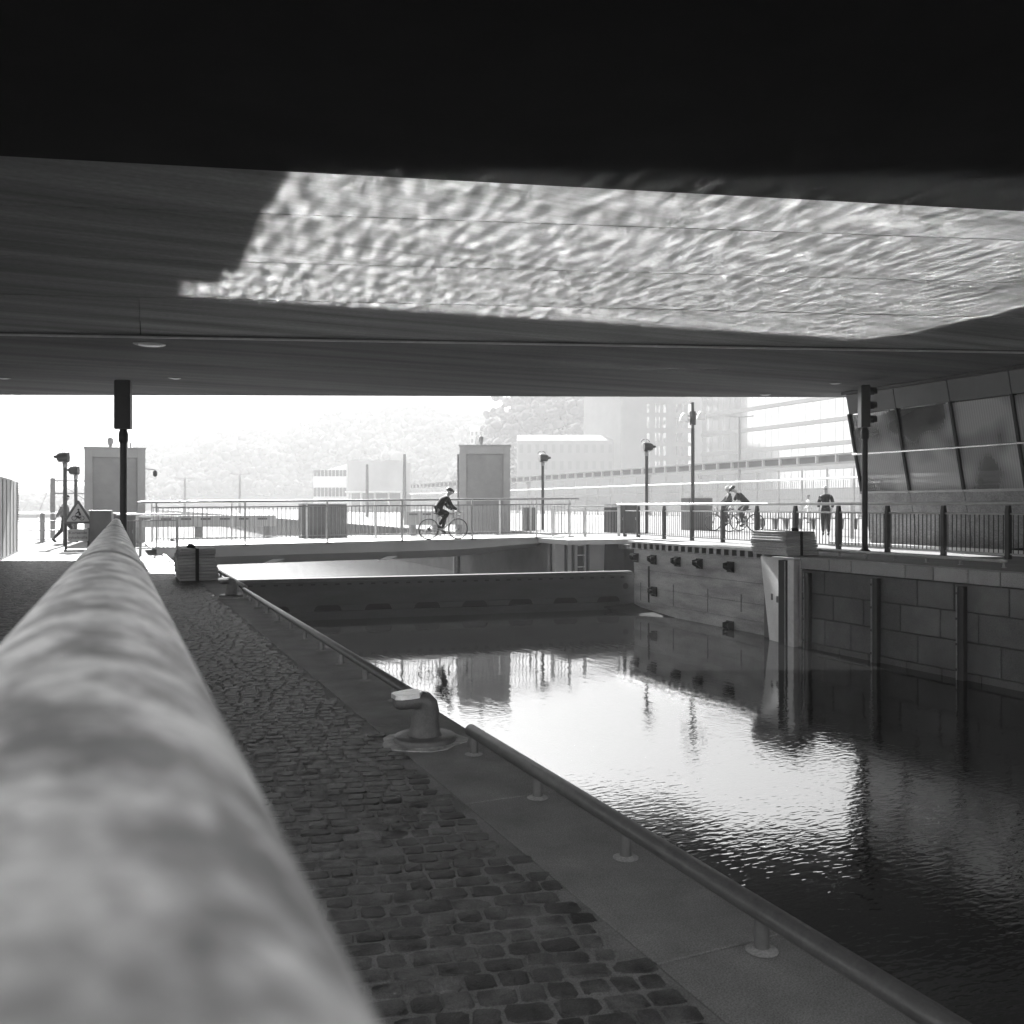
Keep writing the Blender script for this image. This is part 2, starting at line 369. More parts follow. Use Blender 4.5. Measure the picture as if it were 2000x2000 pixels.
# ---- right lock wall: granite blocks with coping, built block by block
gw = thing('granite_lock_wall', 'dark granite block lock wall with pale coping, across the water on the right', 'lock wall', (XR, 6, ZW))
def blk(name, y0, y1, z0, z1, x0, m, parent, jx=0.0):
    o = MB((XR, 6, ZW)); b = .006
    vs = lambda x, e: [(x, y0 + e, z0 + e), (x, y1 - e, z0 + e), (x, y1 - e, z1 - e), (x, y0 + e, z1 - e)]
    A = vs(x0 + .45, 0); B = vs(x0 + .012, 0); Cc = vs(x0, .012)
    o.add(A + B + Cc, [(0, 1, 2, 3)] + [(i, (i + 1) % 4, 4 + (i + 1) % 4, 4 + i) for i in range(4)] + [(4 + i, 4 + (i + 1) % 4, 8 + (i + 1) % 4, 8 + i) for i in range(4)] + [(8, 9, 10, 11)])
    return o.build(name, m, parent)
MB((XR, 6, ZW)).box(XR + .05, 13.6, -25, 14.72, -5, ZR - .3).build('backing', 'joint', gw)
def course(joints, z0, z1, name='granite_block', m='granite', x0=XR, extra=None):
    js = sorted(joints, reverse=True)
    y = js[-1]
    rr = random.Random(int(z0 * 100))
    while y > -6: y -= rr.uniform(.75, 1.3); js.append(y)
    js = [14.74] + js
    for a, b in zip(js, js[1:]):
        blk(name, b + .006, a - .006, z0 + .006, z1 - .006, x0 + rr.uniform(0, .008), m, gw)
course([13.91, 13.32, 12.02, 11.41, 10.71, 10.11], .042, ZR, 'coping_stone', 'coping', XR - .03)
course([14.08, 11.775, 11.0, 9.965], -.44, .036)
course([13.826, 13.035, 12.153, 11.285, 10.535], -.94, -.44)
course([14.066, 13.362, 11.764, 10.12], -1.46, -.94)
course([14.31, 13.66, 12.895, 12.013, 11.253, 10.477], -2.0, -1.46)
# fender piles on the granite wall
for k, yy in enumerate((14.47, 12.66, 10.79)):
    t = thing('fender_pile', ['steel fender pile on the granite wall, next to the pale pillar', 'steel fender pile on the granite wall, middle of the three', 'steel fender pile on the granite wall, nearest the right picture edge'][k], 'fender pile', (XR, yy, ZW), 0, 'fender piles on granite wall')
    m = MB((XR, yy, ZW)); m.bbox(XR - .11, XR - .002, yy - .06, yy + .05, -3, .0 if k else -.02, .01); m.build('rubber_face', 'black_paint', t)
    m = MB((XR, yy, ZW)); m.box(XR - .12, XR - .002, yy + .052, yy + .075, -3, -.02); m.build('flange', 'galv', t)
    for z in (-.12, -.55, -.98, -1.41):
        MB((XR, yy, ZW)).box(XR - .128, XR - .122, yy + .05, yy + .078, z - .02, z + .02).build('bolt', 'black_paint', t)

# ---- pale pillar with the stop-log groove
pl = thing('groove_pillar', 'pale concrete pillar with black stop log groove in the lock wall', 'pillar', (13.4, 15.5, ZW))
off = (13.4, 15.5, ZW)
m = MB(off)
def sect(z): 
    k = (ZR - .06 - z) / 1.75
    return [(XR + .02, 14.76, z), (XR - .02, 15.27, z), (XR - .02, 15.30, z), (XR - .02 + (.88 - .36 * min(k, 1.1)) * .17, 16.18 - .36 * min(k, 1.1), z), (14.1, 16.2, z), (14.1, 14.76, z)]
zs = [-4, ZW, -1.0, -.5, 0.0, ZR - .06]
sv = [sect(z) for z in zs]
vs_ = [p for s in sv for p in s]
fs_ = [(i * 6 + j, i * 6 + (j + 1) % 6, (i + 1) * 6 + (j + 1) % 6, (i + 1) * 6 + j) for i in range(len(zs) - 1) for j in range(6)] + [tuple(range(30, 36))]
m.add(vs_, fs_); m.build('pillar_body', 'pillar_concrete', pl)
MB(off).box(XR - .16, XR - .022, 14.96, 15.25, -4, ZR - .09).build('groove', 'gate_dark', pl)
MB(off).box(XR - .17, XR - .024, 14.77, 14.95, -4, ZR - .07).build('steel_frame', 'galv_light', pl)
MB(off).box(XR - .175, XR - .162, 15.02, 15.05, -4, ZR - .10).build('guide_rail', 'galv', pl)
MB(off).box(XR - .19, XR + .3, 14.76, 15.42, ZR - .055, ZR - .02).build('cap_plate', 'pale_steel', pl)
for yy, zz in ((15.62, -.62), (15.45, -.66)):
    MB(off).bbox(XR - .024, XR - .016, yy - .03, yy + .03, zz - .07, zz + .07, .002).build('stain', 'stain', pl)

# ---- far concrete lock wall with brackets and ribbed ledge
cwl = thing('concrete_lock_wall', 'stained grey concrete lock wall beyond the pillar with ribbed steel ledge', 'lock wall', (XC, 19, ZW))
off = (XC, 19, ZW)
prev = -4
for z in (-1.30, -.90, -.42, .14):
    o = MB(off); o.box(XC + random.uniform(0, .006), 14.0, 16.2, 21.95, prev, z - .008); o.build('concrete_lift', 'wall_concrete', cwl); prev = z
MB(off).box(XC + .03, 13.98, 16.22, 21.93, -4, .13).build('joint_fill', 'joint', cwl)
MB(off).box(XC - .05, 14.2, 16.2, 22.2, .315, .365).build('ledge_plate', 'pale_steel', cwl)
MB(off).box(XC - .03, 14.0, 16.2, 22.2, .142, .17).build('ledge_angle', 'galv', cwl)
MB(off).box(XC + .18, 14.1, 16.2, 22.2, .17, .315).build('ledge_back', 'gate_dark', cwl)
rib = MB().box(-.03, .2, -.09, .03, .172, .313).mesh('ledge_rib', 'galv')
for i in range(20): link('ledge_rib', rib, cwl, (0, 16.4 - 19 + i * .30, -ZW))
for z, ys in ((-.7, (17.2, 18.5, 20.0, 21.6)),):
    for y in ys:
        MB(off).box(XC - .006, XC + .01, y - .012, y + .012, random.uniform(-1.3, -1.0), z + random.uniform(-.1, .1)).build('drill_mark', 'stain', cwl)
MB(off).box(XC - .03, XC - .002, 21.15, 21.19, -1.3, -.3).build('conduit', 'black_paint', cwl)
brk = [(21.85, -.10), (20.95, -.107), (19.814, -.098), (18.853, -.095), (17.602, -.102), (20.917, -.976), (17.614, -1.526)]
names = ['nearest the gate in the upper row', 'second from the gate in the upper row', 'third from the gate in the upper row', 'fourth from the gate in the upper row', 'nearest the pillar in the upper row', 'alone halfway down the concrete wall', 'alone at the waterline below the upper row']
for (y, z), nm in zip(brk, names):
    t = thing('wall_bracket', 'dark steel bracket on the concrete lock wall, ' + nm, 'bracket', (XC, y, z), 0, 'brackets on the concrete lock wall')
    [MB().prism([(0, .12), (-.16, .09), (-.16, -.03), (0, -.12)], 'y', q_, q_ + .02).build('cheek_plate', 'black_paint', t) for q_ in (.07, -.12)]
    MB().box(-.02, -.002, -.15, .12, -.13, .13).build('back_plate', 'gate_dark', t)
    MB().tube([(-.1, -.1, .03), (-.1, .07, .03)], .035, 10).build('roller', 'sill', t)

# sill wedge beside the gate
wd = MB((13, 21, ZW))
wd.add([(12.7, 22.1, -1.50), (XC, 22.0, -1.45), (XC, 19.4, ZW - .03), (12.95, 20.8, ZW - .03), (12.7, 22.1, -1.47), (XC, 22.0, -1.4), (XC, 19.4, ZW - .3), (12.95, 20.8, ZW - .3)],
       [(0, 1, 2, 3), (7, 6, 5, 4), (0, 3, 7, 4), (3, 2, 6, 7), (2, 1, 5, 6), (1, 0, 4, 5)])
tag(link('gate_sill', wd.mesh('gate_sill', 'sill'), None, (13, 21, ZW)), 'sloping concrete sill rising from the water beside the gate', 'sill')

# ---- the lock gate
g = thing('lock_gate', 'long dark steel lock gate with scoop openings lying across the water', 'lock gate', (8, GY, ZW), R(-7))
off = (8, GY, ZW)
m = MB(off)
x1t, x1b = 13.78, 13.95
# body with slot openings: build the face out of strips so that the scoops are real recesses
scoops = [13.008 - 1.311 * k for k in range(9)]
m.hexa([(1.46, GY, -1.21 + .0), (13.86, GY, -1.21), (13.86, GY + .3, -1.21), (1.46, GY + .3, -1.21)], [(1.46, GY, -.60), (x1t, GY, -.60), (x1t, GY + .3, -.60), (1.46, GY + .3, -.60)])
m.build('upper_skin', 'gate_steel', g)
m = MB(off); m.add([(1.46, GY, -.596), (x1t, GY, -.596), (x1t, GY + .10, -.515), (1.46, GY + .10, -.515), (1.46, GY + .42, -.515), (x1t, GY + .42, -.515), (1.46, GY + .42, -.75), (x1t, GY + .42, -.75)],
    [(0, 1, 2, 3), (3, 2, 5, 4), (4, 5, 7, 6)]); m.build('top_flange', 'gate_steel', g)
m = MB(off); m.box(1.46, x1b, GY - .03, GY + .3, -4, -1.372); m.build('lower_skin', 'gate_steel', g)
edges = [1.46] 
sc_sorted = sorted(scoops)
cur = 1.46
for cx in sc_sorted + [None]:
    e = (cx - .36) if cx else 13.9
    if e > cur + .02: MB(off).box(cur, e, GY, GY + .044, -1.368, -1.214).build('web_plate', 'gate_steel', g)
    if cx:
        # rounded shoulders of the scoop
        for sg in (-1, 1):
            q = [(cx + sg * .365, -1.368), (cx + sg * .365, -1.213), (cx + sg * .24, -1.213), (cx + sg * .30, -1.24), (cx + sg * .335, -1.29)]
            MB(off).prism(q, 'y', GY + .001, GY + .043).build('scoop_shoulder', 'gate_steel', g)
        cur = cx + .36
MB(off).box(1.46, 13.9, GY + .32, GY + .36, -4, -.62).build('back_skin', 'gate_dark', g)
MB(off).box(1.5, 13.85, GY + .045, GY + .06, -1.367, -1.215).build('scoop_shade', 'void', g)  # black panel, the shade inside the scoops put into its colour
sl_ = MB().box(-.055, .055, -.006, .0, -.02, .02).mesh('dash_slot', 'void')
for i in range(38):
    x = 13.43 - i * .3095
    if x > XL + .1: link('dash_slot', sl_, g, (x - 8, 0, -.665 - ZW - .005))
MB(off).tube([(13.62 - .09, GY - .004, -.93), (13.62 - .09, GY + .01, -.93)], .085, 20).build('end_plug', 'void', g)

# ---- road bridge overhead: panels with open joints, ledge, dark near girder
SZ = 4.30
rb = thing('road_bridge', 'wide road bridge deck overhead with pale panelled underside and dark near girder', 'bridge', cw(0, 18, SZ))
boff = cw(0, 18, SZ)
def sof_line(y0, y1, z=SZ):
    a, b = on_z(0, y0, z), on_z(2000, y1, z); d = (b - a).normalized(); return a, d
lines = [sof_line(771.5, 777), sof_line(712, 727), sof_line(655, 690), sof_line(581, 627), sof_line(507, 560), sof_line(409, 478), sof_line(300, 409)]
def lat_cut(ln, lat):
    a, d = ln; n = V(C_, -S_, 0)
    return a + d * ((lat - a.dot(n)) / d.dot(n))
cuts = {0: [-34, -15, 15, 34], 1: [-34, -15, 15, 34], 2: [-34, (-6.5, -5.35), 13, 34], 3: [-34, -12, 11, 34], 4: [-34, -11, 10, 34], 5: [-34, -10, 9, 34]}
for k in range(6):
    A, B = lines[k], lines[k + 1]
    g0 = .012 if k != 2 else .02
    for l0, l1 in zip(cuts[k], cuts[k][1:]):
        t0, t1 = (q if isinstance(q, tuple) else (q, q) for q in (l0, l1))
        pa0, pa1, pb0, pb1 = lat_cut(A, t0[0] + .004), lat_cut(A, t1[0] - .004), lat_cut(B, t0[1] + .004), lat_cut(B, t1[1] - .004)
        n = (pa0 - pb0).normalized()
        if k: pa0 -= n * g0; pa1 -= n * g0
        pb0 += n * g0; pb1 += n * g0
        dz = {0: .0, 1: .0, 2: .05, 3: .05, 4: .05, 5: .05}[k]
        up = V(0, 0, 1)
        lo4 = [p + up * dz for p in (pa0, pa1, pb1, pb0)]; hi4 = [p + up * (.1 if k == 0 else .3) for p in (pa0, pa1, pb1, pb0)]
        MB(boff).hexa(lo4, hi4).build('soffit_panel', 'soffit_far_shaded' if k < 2 else 'soffit', rb)
m = MB(boff); a0, a1 = lat_cut(lines[2], -34), lat_cut(lines[2], 34); m.bar(a0 + V(0, 0, .012) + V(-S_, -C_, 0) * .0, a1 + V(0, 0, .012), .05, .03); m.build('drip_strip', 'lip', rb)
e0, e1 = lines[0], lines[6]
c0, c1 = lat_cut(lines[1], -34), lat_cut(lines[1], 34)
c2, c3 = cw(34, 1.0, SZ), cw(-34, 1.0, SZ)
m = MB(boff); m.hexa([p + V(0, 0, .302) for p in (c0, c1, c2, c3)], [p + V(0, 0, .45) for p in (c0, c1, c2, c3)]); m.build('deck_slab', 'deck_slab', rb)
d0, d1 = lat_cut(e1, -34), lat_cut(e1, 34)
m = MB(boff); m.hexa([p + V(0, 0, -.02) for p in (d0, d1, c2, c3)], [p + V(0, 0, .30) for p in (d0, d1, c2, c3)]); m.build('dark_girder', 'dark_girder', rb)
# unseen slabs added above the soffit edge to keep both quays in shade
def yd(x, d): return (d - x * S_) / C_
for x0, x1, d1 in ((-30, 1.36, 29.6), (13.9, 17.0, 29.9)):
    MB(boff).prism([(x0, yd(x0, 20)), (x1, yd(x1, 20)), (x1, yd(x1, d1)), (x0, yd(x0, d1))], 'z', 5.30, 5.5).build('added_shade_slab', 'deck_slab', rb)
# recessed downlights in the soffit
lightspots = [((292, 672), .26, 'large oval downlight in the soffit left of the left signal'), ((8, 738), .13, 'small downlight at the far left edge of the soffit'), ((341, 738), .13, 'small downlight in the soffit right of the left signal'), ((31, 770), .13, 'small downlight at the left end of the soffit edge'), ((1632, 748), .13, 'small downlight in the soffit left of the right signal'), ((1495, 770.5), .13, 'small downlight at the soffit edge above the pedestrian')]
for (px, py), r, lab in lightspots:
    z = SZ + (.05 if py < 690 and py < 672 else 0)
    p = on_z(px, py, SZ)
    t = thing('downlight', lab, 'lamp', p, 0, 'downlights in the bridge soffit')
    MB().lathe([(r * .75, -.012), (r, -.014), (r * 1.08, -.004), (r * 1.08, .02)], n=24).build('ring', 'facade_panel', t)
    MB().lathe([(0.001, -.024), (r * .74, -.02), (r * .74, .0)], n=24).build('lens', 'lens_white', t)

# ================================================================== NEAR QUAY THINGS
# the handrail the camera rests on
pd = ray(229, 1005).normalized(); pa = V(-.014, 0, EYE - .111)
t = thing('handrail', 'thick weathered pale handrail pipe running away from the camera', 'handrail', (0, 6, 0))
m = MB((0, 6, 0)); pts = [pa + pd * s for s in (-2.2, 0, .3, 1, 2, 4, 7, 10, 12.9, 12.97, 13.0)]
m.tube(pts, [.0602] * 9 + [.05, .03], 48); m.build('pipe', 'pipe_paint', t)
for s in (1.35, 4.6, 8.4):
    p = pa + pd * s; MB((0, 6, 0)).tube([p - pd * .006, p - pd * .002, p + pd * .002, p + pd * .006], [.0600, .0618, .0618, .0600], 48, False).build('weld_seam', 'galv', t)
for s in (.25, 2.1, 4.0, 5.9, 7.8, 9.7, 11.6):
    p = pa + pd * s
    MB((0, 6, 0)).tube([(p.x, p.y, -.02), (p.x, p.y, p.z - .04)], .024, 14).build('post', 'galv', t)
    MB((0, 6, 0)).lathe([(.06, -.01), (.06, .012), (.03, .02)], (p.x, p.y, .0), 16).build('foot_plate', 'galv', t)

def mooring_rail(label, x, y0, y1, ys, zg, rz, r, group, pr=.023, m='rail_grey'):
    t = thing('mooring_rail', label, 'rail', (x, (y0 + y1) / 2, zg), 0, group); off = (x, (y0 + y1) / 2, zg)
    mt_ = m; m = MB(off); m.tube([(x, y0 - .004, zg + rz), (x, y0, zg + rz), (x, y0 + .012, zg + rz), (x, y1 - .012, zg + rz), (x, y1, zg + rz), (x, y1 + .004, zg + rz)], [r * .5, r * .85, r, r, r * .85, r * .5], 24); mb_ = m; mb_.build('tube', mt_, t)
    for y in ys:
        MB(off).tube([(x, y, zg - .02), (x, y, zg + rz - .01)], pr, 14).build('post', 'galv', t)
        MB(off).lathe([(.05, .0), (.042, .004), (.026, .009)], (x, y, zg + .003), 16).build('foot_grout', 'foot', t)
mooring_rail('long low grey mooring rail on the near kerb in front of the bollard', 1.809, .2, 4.62, [.62, 1.42, 2.19, 2.98, 3.76, 4.56], 0.0, .1225, .033, 'low mooring rails')
mooring_rail('low grey mooring rail on the kerb between the two bollards', 1.809, 5.22, 13.72, [5.32, 6.05, 6.83, 7.63, 8.42, 9.2, 10.0, 10.8, 11.6, 12.4, 13.1, 13.62], 0.0, .1225, .033, 'low mooring rails')
mooring_rail('short low grey mooring rail beyond the far bollard by the plank stack', 1.885, 14.15, 18.2, [14.25, 15.1, 15.9, 16.7, 17.5, 18.1], 0.0, .1225, .033, 'low mooring rails')
mooring_rail('low pale mooring rail along the opposite granite coping', 14.0, 10.62, 15.45, [10.665, 11.53, 12.277, 13.014, 13.744, 14.473, 15.368], ZR, .115, .03, 'low mooring rails', .023, 'galv_light')

def bollard(label, x, y, rz):
    t = thing('bollard', label, 'bollard', (x, y, 0), rz, 'hook bollards on the near kerb')
    # irregular patched grout
    rr = random.Random(int(y * 10)); n = 18; top = []; 
    ring = [(math.cos(2 * math.pi * i / n) * (.29 + rr.uniform(-.05, .05)), math.sin(2 * math.pi * i / n) * (.25 + rr.uniform(-.04, .04))) for i in range(n)]
    MB().prism(ring, 'z', -.02, .005).build('grout_patch', 'grout', t)
    MB().lathe([(.20, .0), (.20, .030), (.192, .038), (.13, .040)], n=28).build('base_plate', 'bollard', t)
    # bent-pipe column sweeping over into a flattened hook that points inland
    path = [((0, .036), 90, .108, .108), ((0, .06), 90, .096, .096), ((0, .12), 90, .089, .089), ((.004, .19), 92, .086, .086), ((.0, .232), 108, .086, .080), ((-.022, .258), 135, .087, .070), ((-.058, .268), 165, .088, .056), ((-.10, .266), 182, .088, .050), ((-.145, .262), 184, .083, .048), ((-.182, .259), 184, .066, .042), ((-.204, .258), 184, .036, .028)]
    m = MB(); vs, fs = [], []; n = 24
    for (x_, z_), a, hw_, hh_ in path:
        nx, nz = -math.sin(R(a)), math.cos(R(a))
        for j in range(n):
            q = 2 * math.pi * j / n; c, s = math.cos(q), math.sin(q)
            c = math.copysign(abs(c) ** .85, c); s = math.copysign(abs(s) ** .85, s)
            vs.append((x_ + nx * hh_ * s, hw_ * c, z_ + nz * hh_ * s))
    for i in range(len(path) - 1):
        for j in range(n): fs.append((i * n + j, i * n + (j + 1) % n, (i + 1) * n + (j + 1) % n, (i + 1) * n + j))
    m.add(vs, fs, True); m.add(vs[-n:], [tuple(range(n))], True); m.build('hook_column', 'bollard', t)
    top = [(-.212, -.045), (-.212, .045), (-.185, .076), (-.12, .090), (-.065, .084), (-.035, .05), (-.035, -.05), (-.065, -.084), (-.12, -.090), (-.185, -.076)]
    m = MB(); lo_ = [(x_, y_, .292 + (x_ + .1) * .04) for x_, y_ in top]; hi_ = [(x_ * .99, y_ * .97, .3235 + (x_ + .1) * .06 - abs(y_) * .05) for x_, y_ in top]; k_ = len(top)
    m.add(lo_ + hi_, [tuple(range(k_ - 1, -1, -1)), tuple(range(k_, 2 * k_))] + [(i, (i + 1) % k_, k_ + (i + 1) % k_, k_ + i) for i in range(k_)]); m.build('worn_skylit_cap', 'bollard_cap', t)  # cap colour holds both the wear and the skylight on the top
    t.scale = (.9, .9, .9)
    return t
bollard('hook shaped mooring bollard nearest the camera, top pale from wear and painted skylight', 1.66, 4.95, R(2))
bollard('smaller looking hook bollard farther along the kerb by the plank stack', 1.66, 13.97, 0)

def plank_stack(label, x0, x1, y0, y1, z0, n, h, lean, rnd):
    t = thing('plank_stack', label, 'planks', ((x0 + x1) / 2, (y0 + y1) / 2, z0), 0, 'strapped plank stacks'); off = ((x0 + x1) / 2, (y0 + y1) / 2, z0)
    rr = random.Random(rnd)
    for i in range(n):
        f = i / (n - 1); sh = lean * math.sin(f * 2.2) * .5
        dx, dy = rr.uniform(-.012, .012), rr.uniform(-.012, .012)
        e = .10 * max(0, f - .55)
        MB(off).bbox(x0 + e + dx - sh, x1 - e * .6 + dx - sh, y0 + dy + e, y1 + dy - e * .4, z0 + i * h + .003, z0 + (i + 1) * h - .003, .006).build('plank', 'timber', t)
    zt = z0 + n * h; xm = (x0 + x1) / 2 - .08 * (x1 - x0); sh = lean * math.sin(2.2) * .5
    m = MB(off); m.box(xm - .03, xm + .03, y0 - .03, y0 - .018, z0, zt + .006); m.box(xm - .03 - sh, xm + .03 - sh, y0 - .03, y1 + .03, zt + .006, zt + .014); m.box(xm - .03, xm + .03, y1 + .018, y1 + .03, z0, zt + .006); m.build('strap', 'strap', t)
    rr = random.Random(rnd + 1)
    m = MB(off)
    pts = [(xm - .10 - sh, y0 + .05, zt + .03), (xm - .08 - sh, y0 + .1, zt + .06), (xm - .03 - sh, y0 + .12, zt + .05), (xm - .01 - sh, y0 + .06, zt + .035), (xm - .06 - sh, y0 + .02, zt + .06), (xm - .11 - sh, y0 + .10, zt + .035)]
    m.tube(pts, [.02, .035, .04, .035, .04, .02], 8); m.build('strap_knot', 'strap', t)
plank_stack('stack of grey planks bound by a black strap on the near kerb', 1.16, 1.84, 17.2, 18.2, .004, 10, .058, .12, 4)
plank_stack('stack of planks with a black strap on the pillar across the lock', 13.16, 14.02, 15.1, 16.25, ZR, 9, .057, .12, 9)

# strip on the kerb edge beyond the stack, white in place of sunlight
tag(link('sunlit_edge_strip', MB((1.99, 22, 0)).box(1.402, 1.42, 18.32, 32.9, -.12, .03).box(1.34, 1.42, 18.32, 32.9, .006, .03).mesh('sunlit_edge_strip', 'white_paint'), None, (1.99, 22, 0)), 'white strip painted as the sunlit kerb edge beyond the plank stack', 'kerb edge')

# ================================================================== SIGNALS AND LAMPS
def signal(label, x, y, zg, ztop, hw, hh, rz, poler=.062):
    """rz = 0 faces -y (towards the camera side)"""
    t = thing('traffic_signal', label, 'signal', (x, y, zg), rz, 'lock traffic signals')
    H = ztop - zg
    MB().tube([(0, 0, 0), (0, 0, H - hh - .26)], poler, 20).build('pole', 'black_paint', t)
    MB().lathe([(poler * 1.0, H - hh - .28), (poler * 1.35, H - hh - .24), (poler * 1.35, H - hh - .10), (poler * .95, H - hh)], n=20).build('pole_collar', 'black_paint', t)
    MB().lathe([(.13, 0), (.13, .02), (.075, .06), (.066, .16)], n=20).build('base_flange', 'black_paint', t)
    h = MB().bbox(-hw / 2, hw / 2, -.09, .12, H - hh, H, .02).build('housing', 'black_paint', t)
    for i in range(3):
        z = H - hh * (i + .5) / 3
        m = MB(); n = 14; r = hh * .125; vs = []; fs = []
        for k, (yy, rr_) in enumerate(((-.09, r), (-.25, r * .95))):
            for j in range(n + 1):
                q = math.pi * (-.12 + 1.24 * j / n); vs.append((rr_ * math.cos(q), yy, z + rr_ * math.sin(q)))
        for k, (yy, rr_) in enumerate(((-.09, r * .93), (-.25, r * .88))):
            for j in range(n + 1):
                q = math.pi * (-.12 + 1.24 * j / n); vs.append((rr_ * math.cos(q), yy, z + rr_ * math.sin(q)))
        N = n + 1
        for j in range(n):
            fs += [(j, j + 1, N + j + 1, N + j), (2 * N + j, 3 * N + j, 3 * N + j + 1, 2 * N + j + 1), (N + j, N + j + 1, 3 * N + j + 1, 3 * N + j)]
        m.add(vs, fs, True); m.build('visor', 'black_paint', t)
        l = MB(); l.tube([(0, -.088, z), (0, -.098, z)], r * .86, 18); l.build('lens', 'cabinet', t)
    return t
p = at_depth(241, 745, 18.1)
signal('tall black signal seen from behind on the near quay at left', p.x, p.y, 0, at_depth(241, 743, 18.1).z, .31, .98, R(165), .068)
p = on_x(1689, 1076, 16.1)
signal('tall black three lens signal on the opposite quay by the railing', p.x, p.y, ZR, on_x(1689, 753, 16.1).z, .30, .98, R(62), .066)

def search_lamp(label, px, py_base, depth, ztop, zg, yaw):
    p = at_depth(px, py_base, depth); H = ztop - zg
    t = thing('flood_lamp', label, 'lamp', (p.x, p.y, zg), yaw, 'drum flood lamps on poles')
    MB().tube([(0, 0, 0), (0, 0, H - .45)], .065, 14).build('pole', 'post_paint', t)
    MB().lathe([(.07, H - .52), (.085, H - .46), (.085, H - .36), (.05, H - .33)], n=14).build('swivel', 'galv', t)
    # drum along +x with snout
    d = MB(); d.tube([(-.11, 0, H - .16), (.0, 0, H - .16), (.16, 0, H - .17), (.24, 0, H - .18)], [.17, .175, .17, .13], 20); dr = d.build('drum', 'black_paint', t)
    MB().tube([(.24, 0, H - .15), (.36, 0, H - .14)], [.06, .045], 12).build('snout', 'black_paint', dr)
    MB().torus((-.01, 0, H - .16), 'y', .2, .012, 24, 6).build('clamp_band', 'galv_light', dr)
    m = MB(); m.tube([(-.05 + .17 * math.cos(q), 0, H + .03 + .12 * math.sin(q)) for q in [math.pi * i / 10 for i in range(11)]], .014, 8); m.build('carry_yoke', 'black_paint', t)
    m = MB(); m.prism([(.02, H - .33), (.20, H - .34), (.24, H - .22), (.10, H - .22)], 'y', -.1, .1); m.build('shroud', 'pale_steel', t)
    return t
search_lamp('black drum flood lamp on a pole, the smaller of two right of the pale tower', 1060, 1037, 40.3, on_z(1060, 1037, .25).z + 3.42, .25, R(-20))
search_lamp('black drum flood lamp on a pole in front of the brick building', 1263, 1043, 35.85, .25 + 3.62, .25, R(-20))
search_lamp('drum flood lamp on a pole behind the warning sign, facing left', 127, 1066, 31, 1.35 + 105 / F * 31, 0, R(165))
search_lamp('farther drum flood lamp on a pole just left of the left tower', 148, 1056, 36, 1.35 + 78 / F * 36, 0, R(165))

# tall lamp post with twin bell lamps and cameras
p = on_z(1353, 1040, .25); dpt = p.x * S_ + p.y * C_
t = thing('lamp_post', 'tall thin lamp post with two white bell lamps and cameras', 'lamp post', (p.x, p.y, .25)); H = 1.35 + (989 - 786) / F * dpt - .25
MB().tube([(0, 0, 0), (0, 0, H - 1.1)], .075, 14).build('pole', 'post_paint', t)
MB().tube([(0, 0, H - 1.1), (0, 0, H)], .06, 14).build('upper_pole', 'post_paint', t)
MB().box(-.09, .09, -.09, .09, H - .95, H - .38).build('junction_box', 'black_paint', t)
lat = V(C_, -S_, 0)
for sg, dz in ((-1, -.58), (1, -.50)):
    c = lat * sg * .36
    b = MB().lathe([(.2, H + dz - .22), (.205, H + dz - .19), (.17, H + dz - .02), (.10, H + dz + .1), (.03, H + dz + .14)], (c.x, c.y, 0), 20).build('bell_shade', 'white_paint', t)
    MB().bar((0, 0, H + dz), (c.x, c.y, H + dz + .02), .03, .03).build('arm', 'black_paint', t)
c = lat * -.3
MB().bar((c.x - .1, c.y + .05, H - .08), (c.x + .17, c.y - .08, H + .03), .1, .1).build('camera_box', 'white_paint', t)
MB().bar((0, 0, H - .06), (c.x + .1, c.y - .04, H - .01), .03, .03).build('camera_arm', 'galv', t)
c = lat * -.2
MB().lathe([(.02, H - .86), (.08, H - .82), (.09, H - .74), (.05, H - .68)], (c.x, c.y, 0), 14).build('dome_camera', 'white_paint', t)

# ================================================================== RAILING ON THE OPPOSITE QUAY
XRAIL = 16.4
t = thing('quay_railing', 'dark barred railing with pale top rail along the opposite quay', 'railing', (XRAIL, 18, ZR)); off = (XRAIL, 18, ZR)
py_ = [27.07, 26.2] + [24.64 - 1.53 * k for k in range(0, 17)]
post = MB()
post.bbox(-.055, .055, -.045, .045, -.03, .93, .006); post.prism([(-.055, .93), (.055, .93), (.03, 1.07), (-.03, 1.07)], 'y', -.04, .04)
pm = post.mesh('post', 'post_paint'); barm = MB().box(-.007, .007, -.007, .007, .10, .90).mesh('bar', 'post_paint')
MB(off).tube([(XRAIL, py_[0] + .5, 1.445 - .03), (XRAIL, py_[-1], 1.445 - .03)], .036, 16).build('top_rail', 'galv_light', t)
for y in py_: link('post', pm, t, (0, y - 18, 0))
nbar = 0
for a, b in zip(py_, py_[1:]):
    MB(off).tube([(XRAIL, b + .05, ZR + .905), (XRAIL, a - .05, ZR + .905)], .021, 10).build('mid_rail', 'galv_light', t)
    MB(off).box(XRAIL - .02, XRAIL + .02, b + .05, a - .05, ZR + .085, ZR + .115).build('bottom_rail', 'galv_light', t)
    k = max(3, int((a - b) / .105))
    for i in range(1, k):
        if nbar < 236: link('bar', barm, t, (0, b + (a - b) * i / k - 18, 0)); nbar += 1

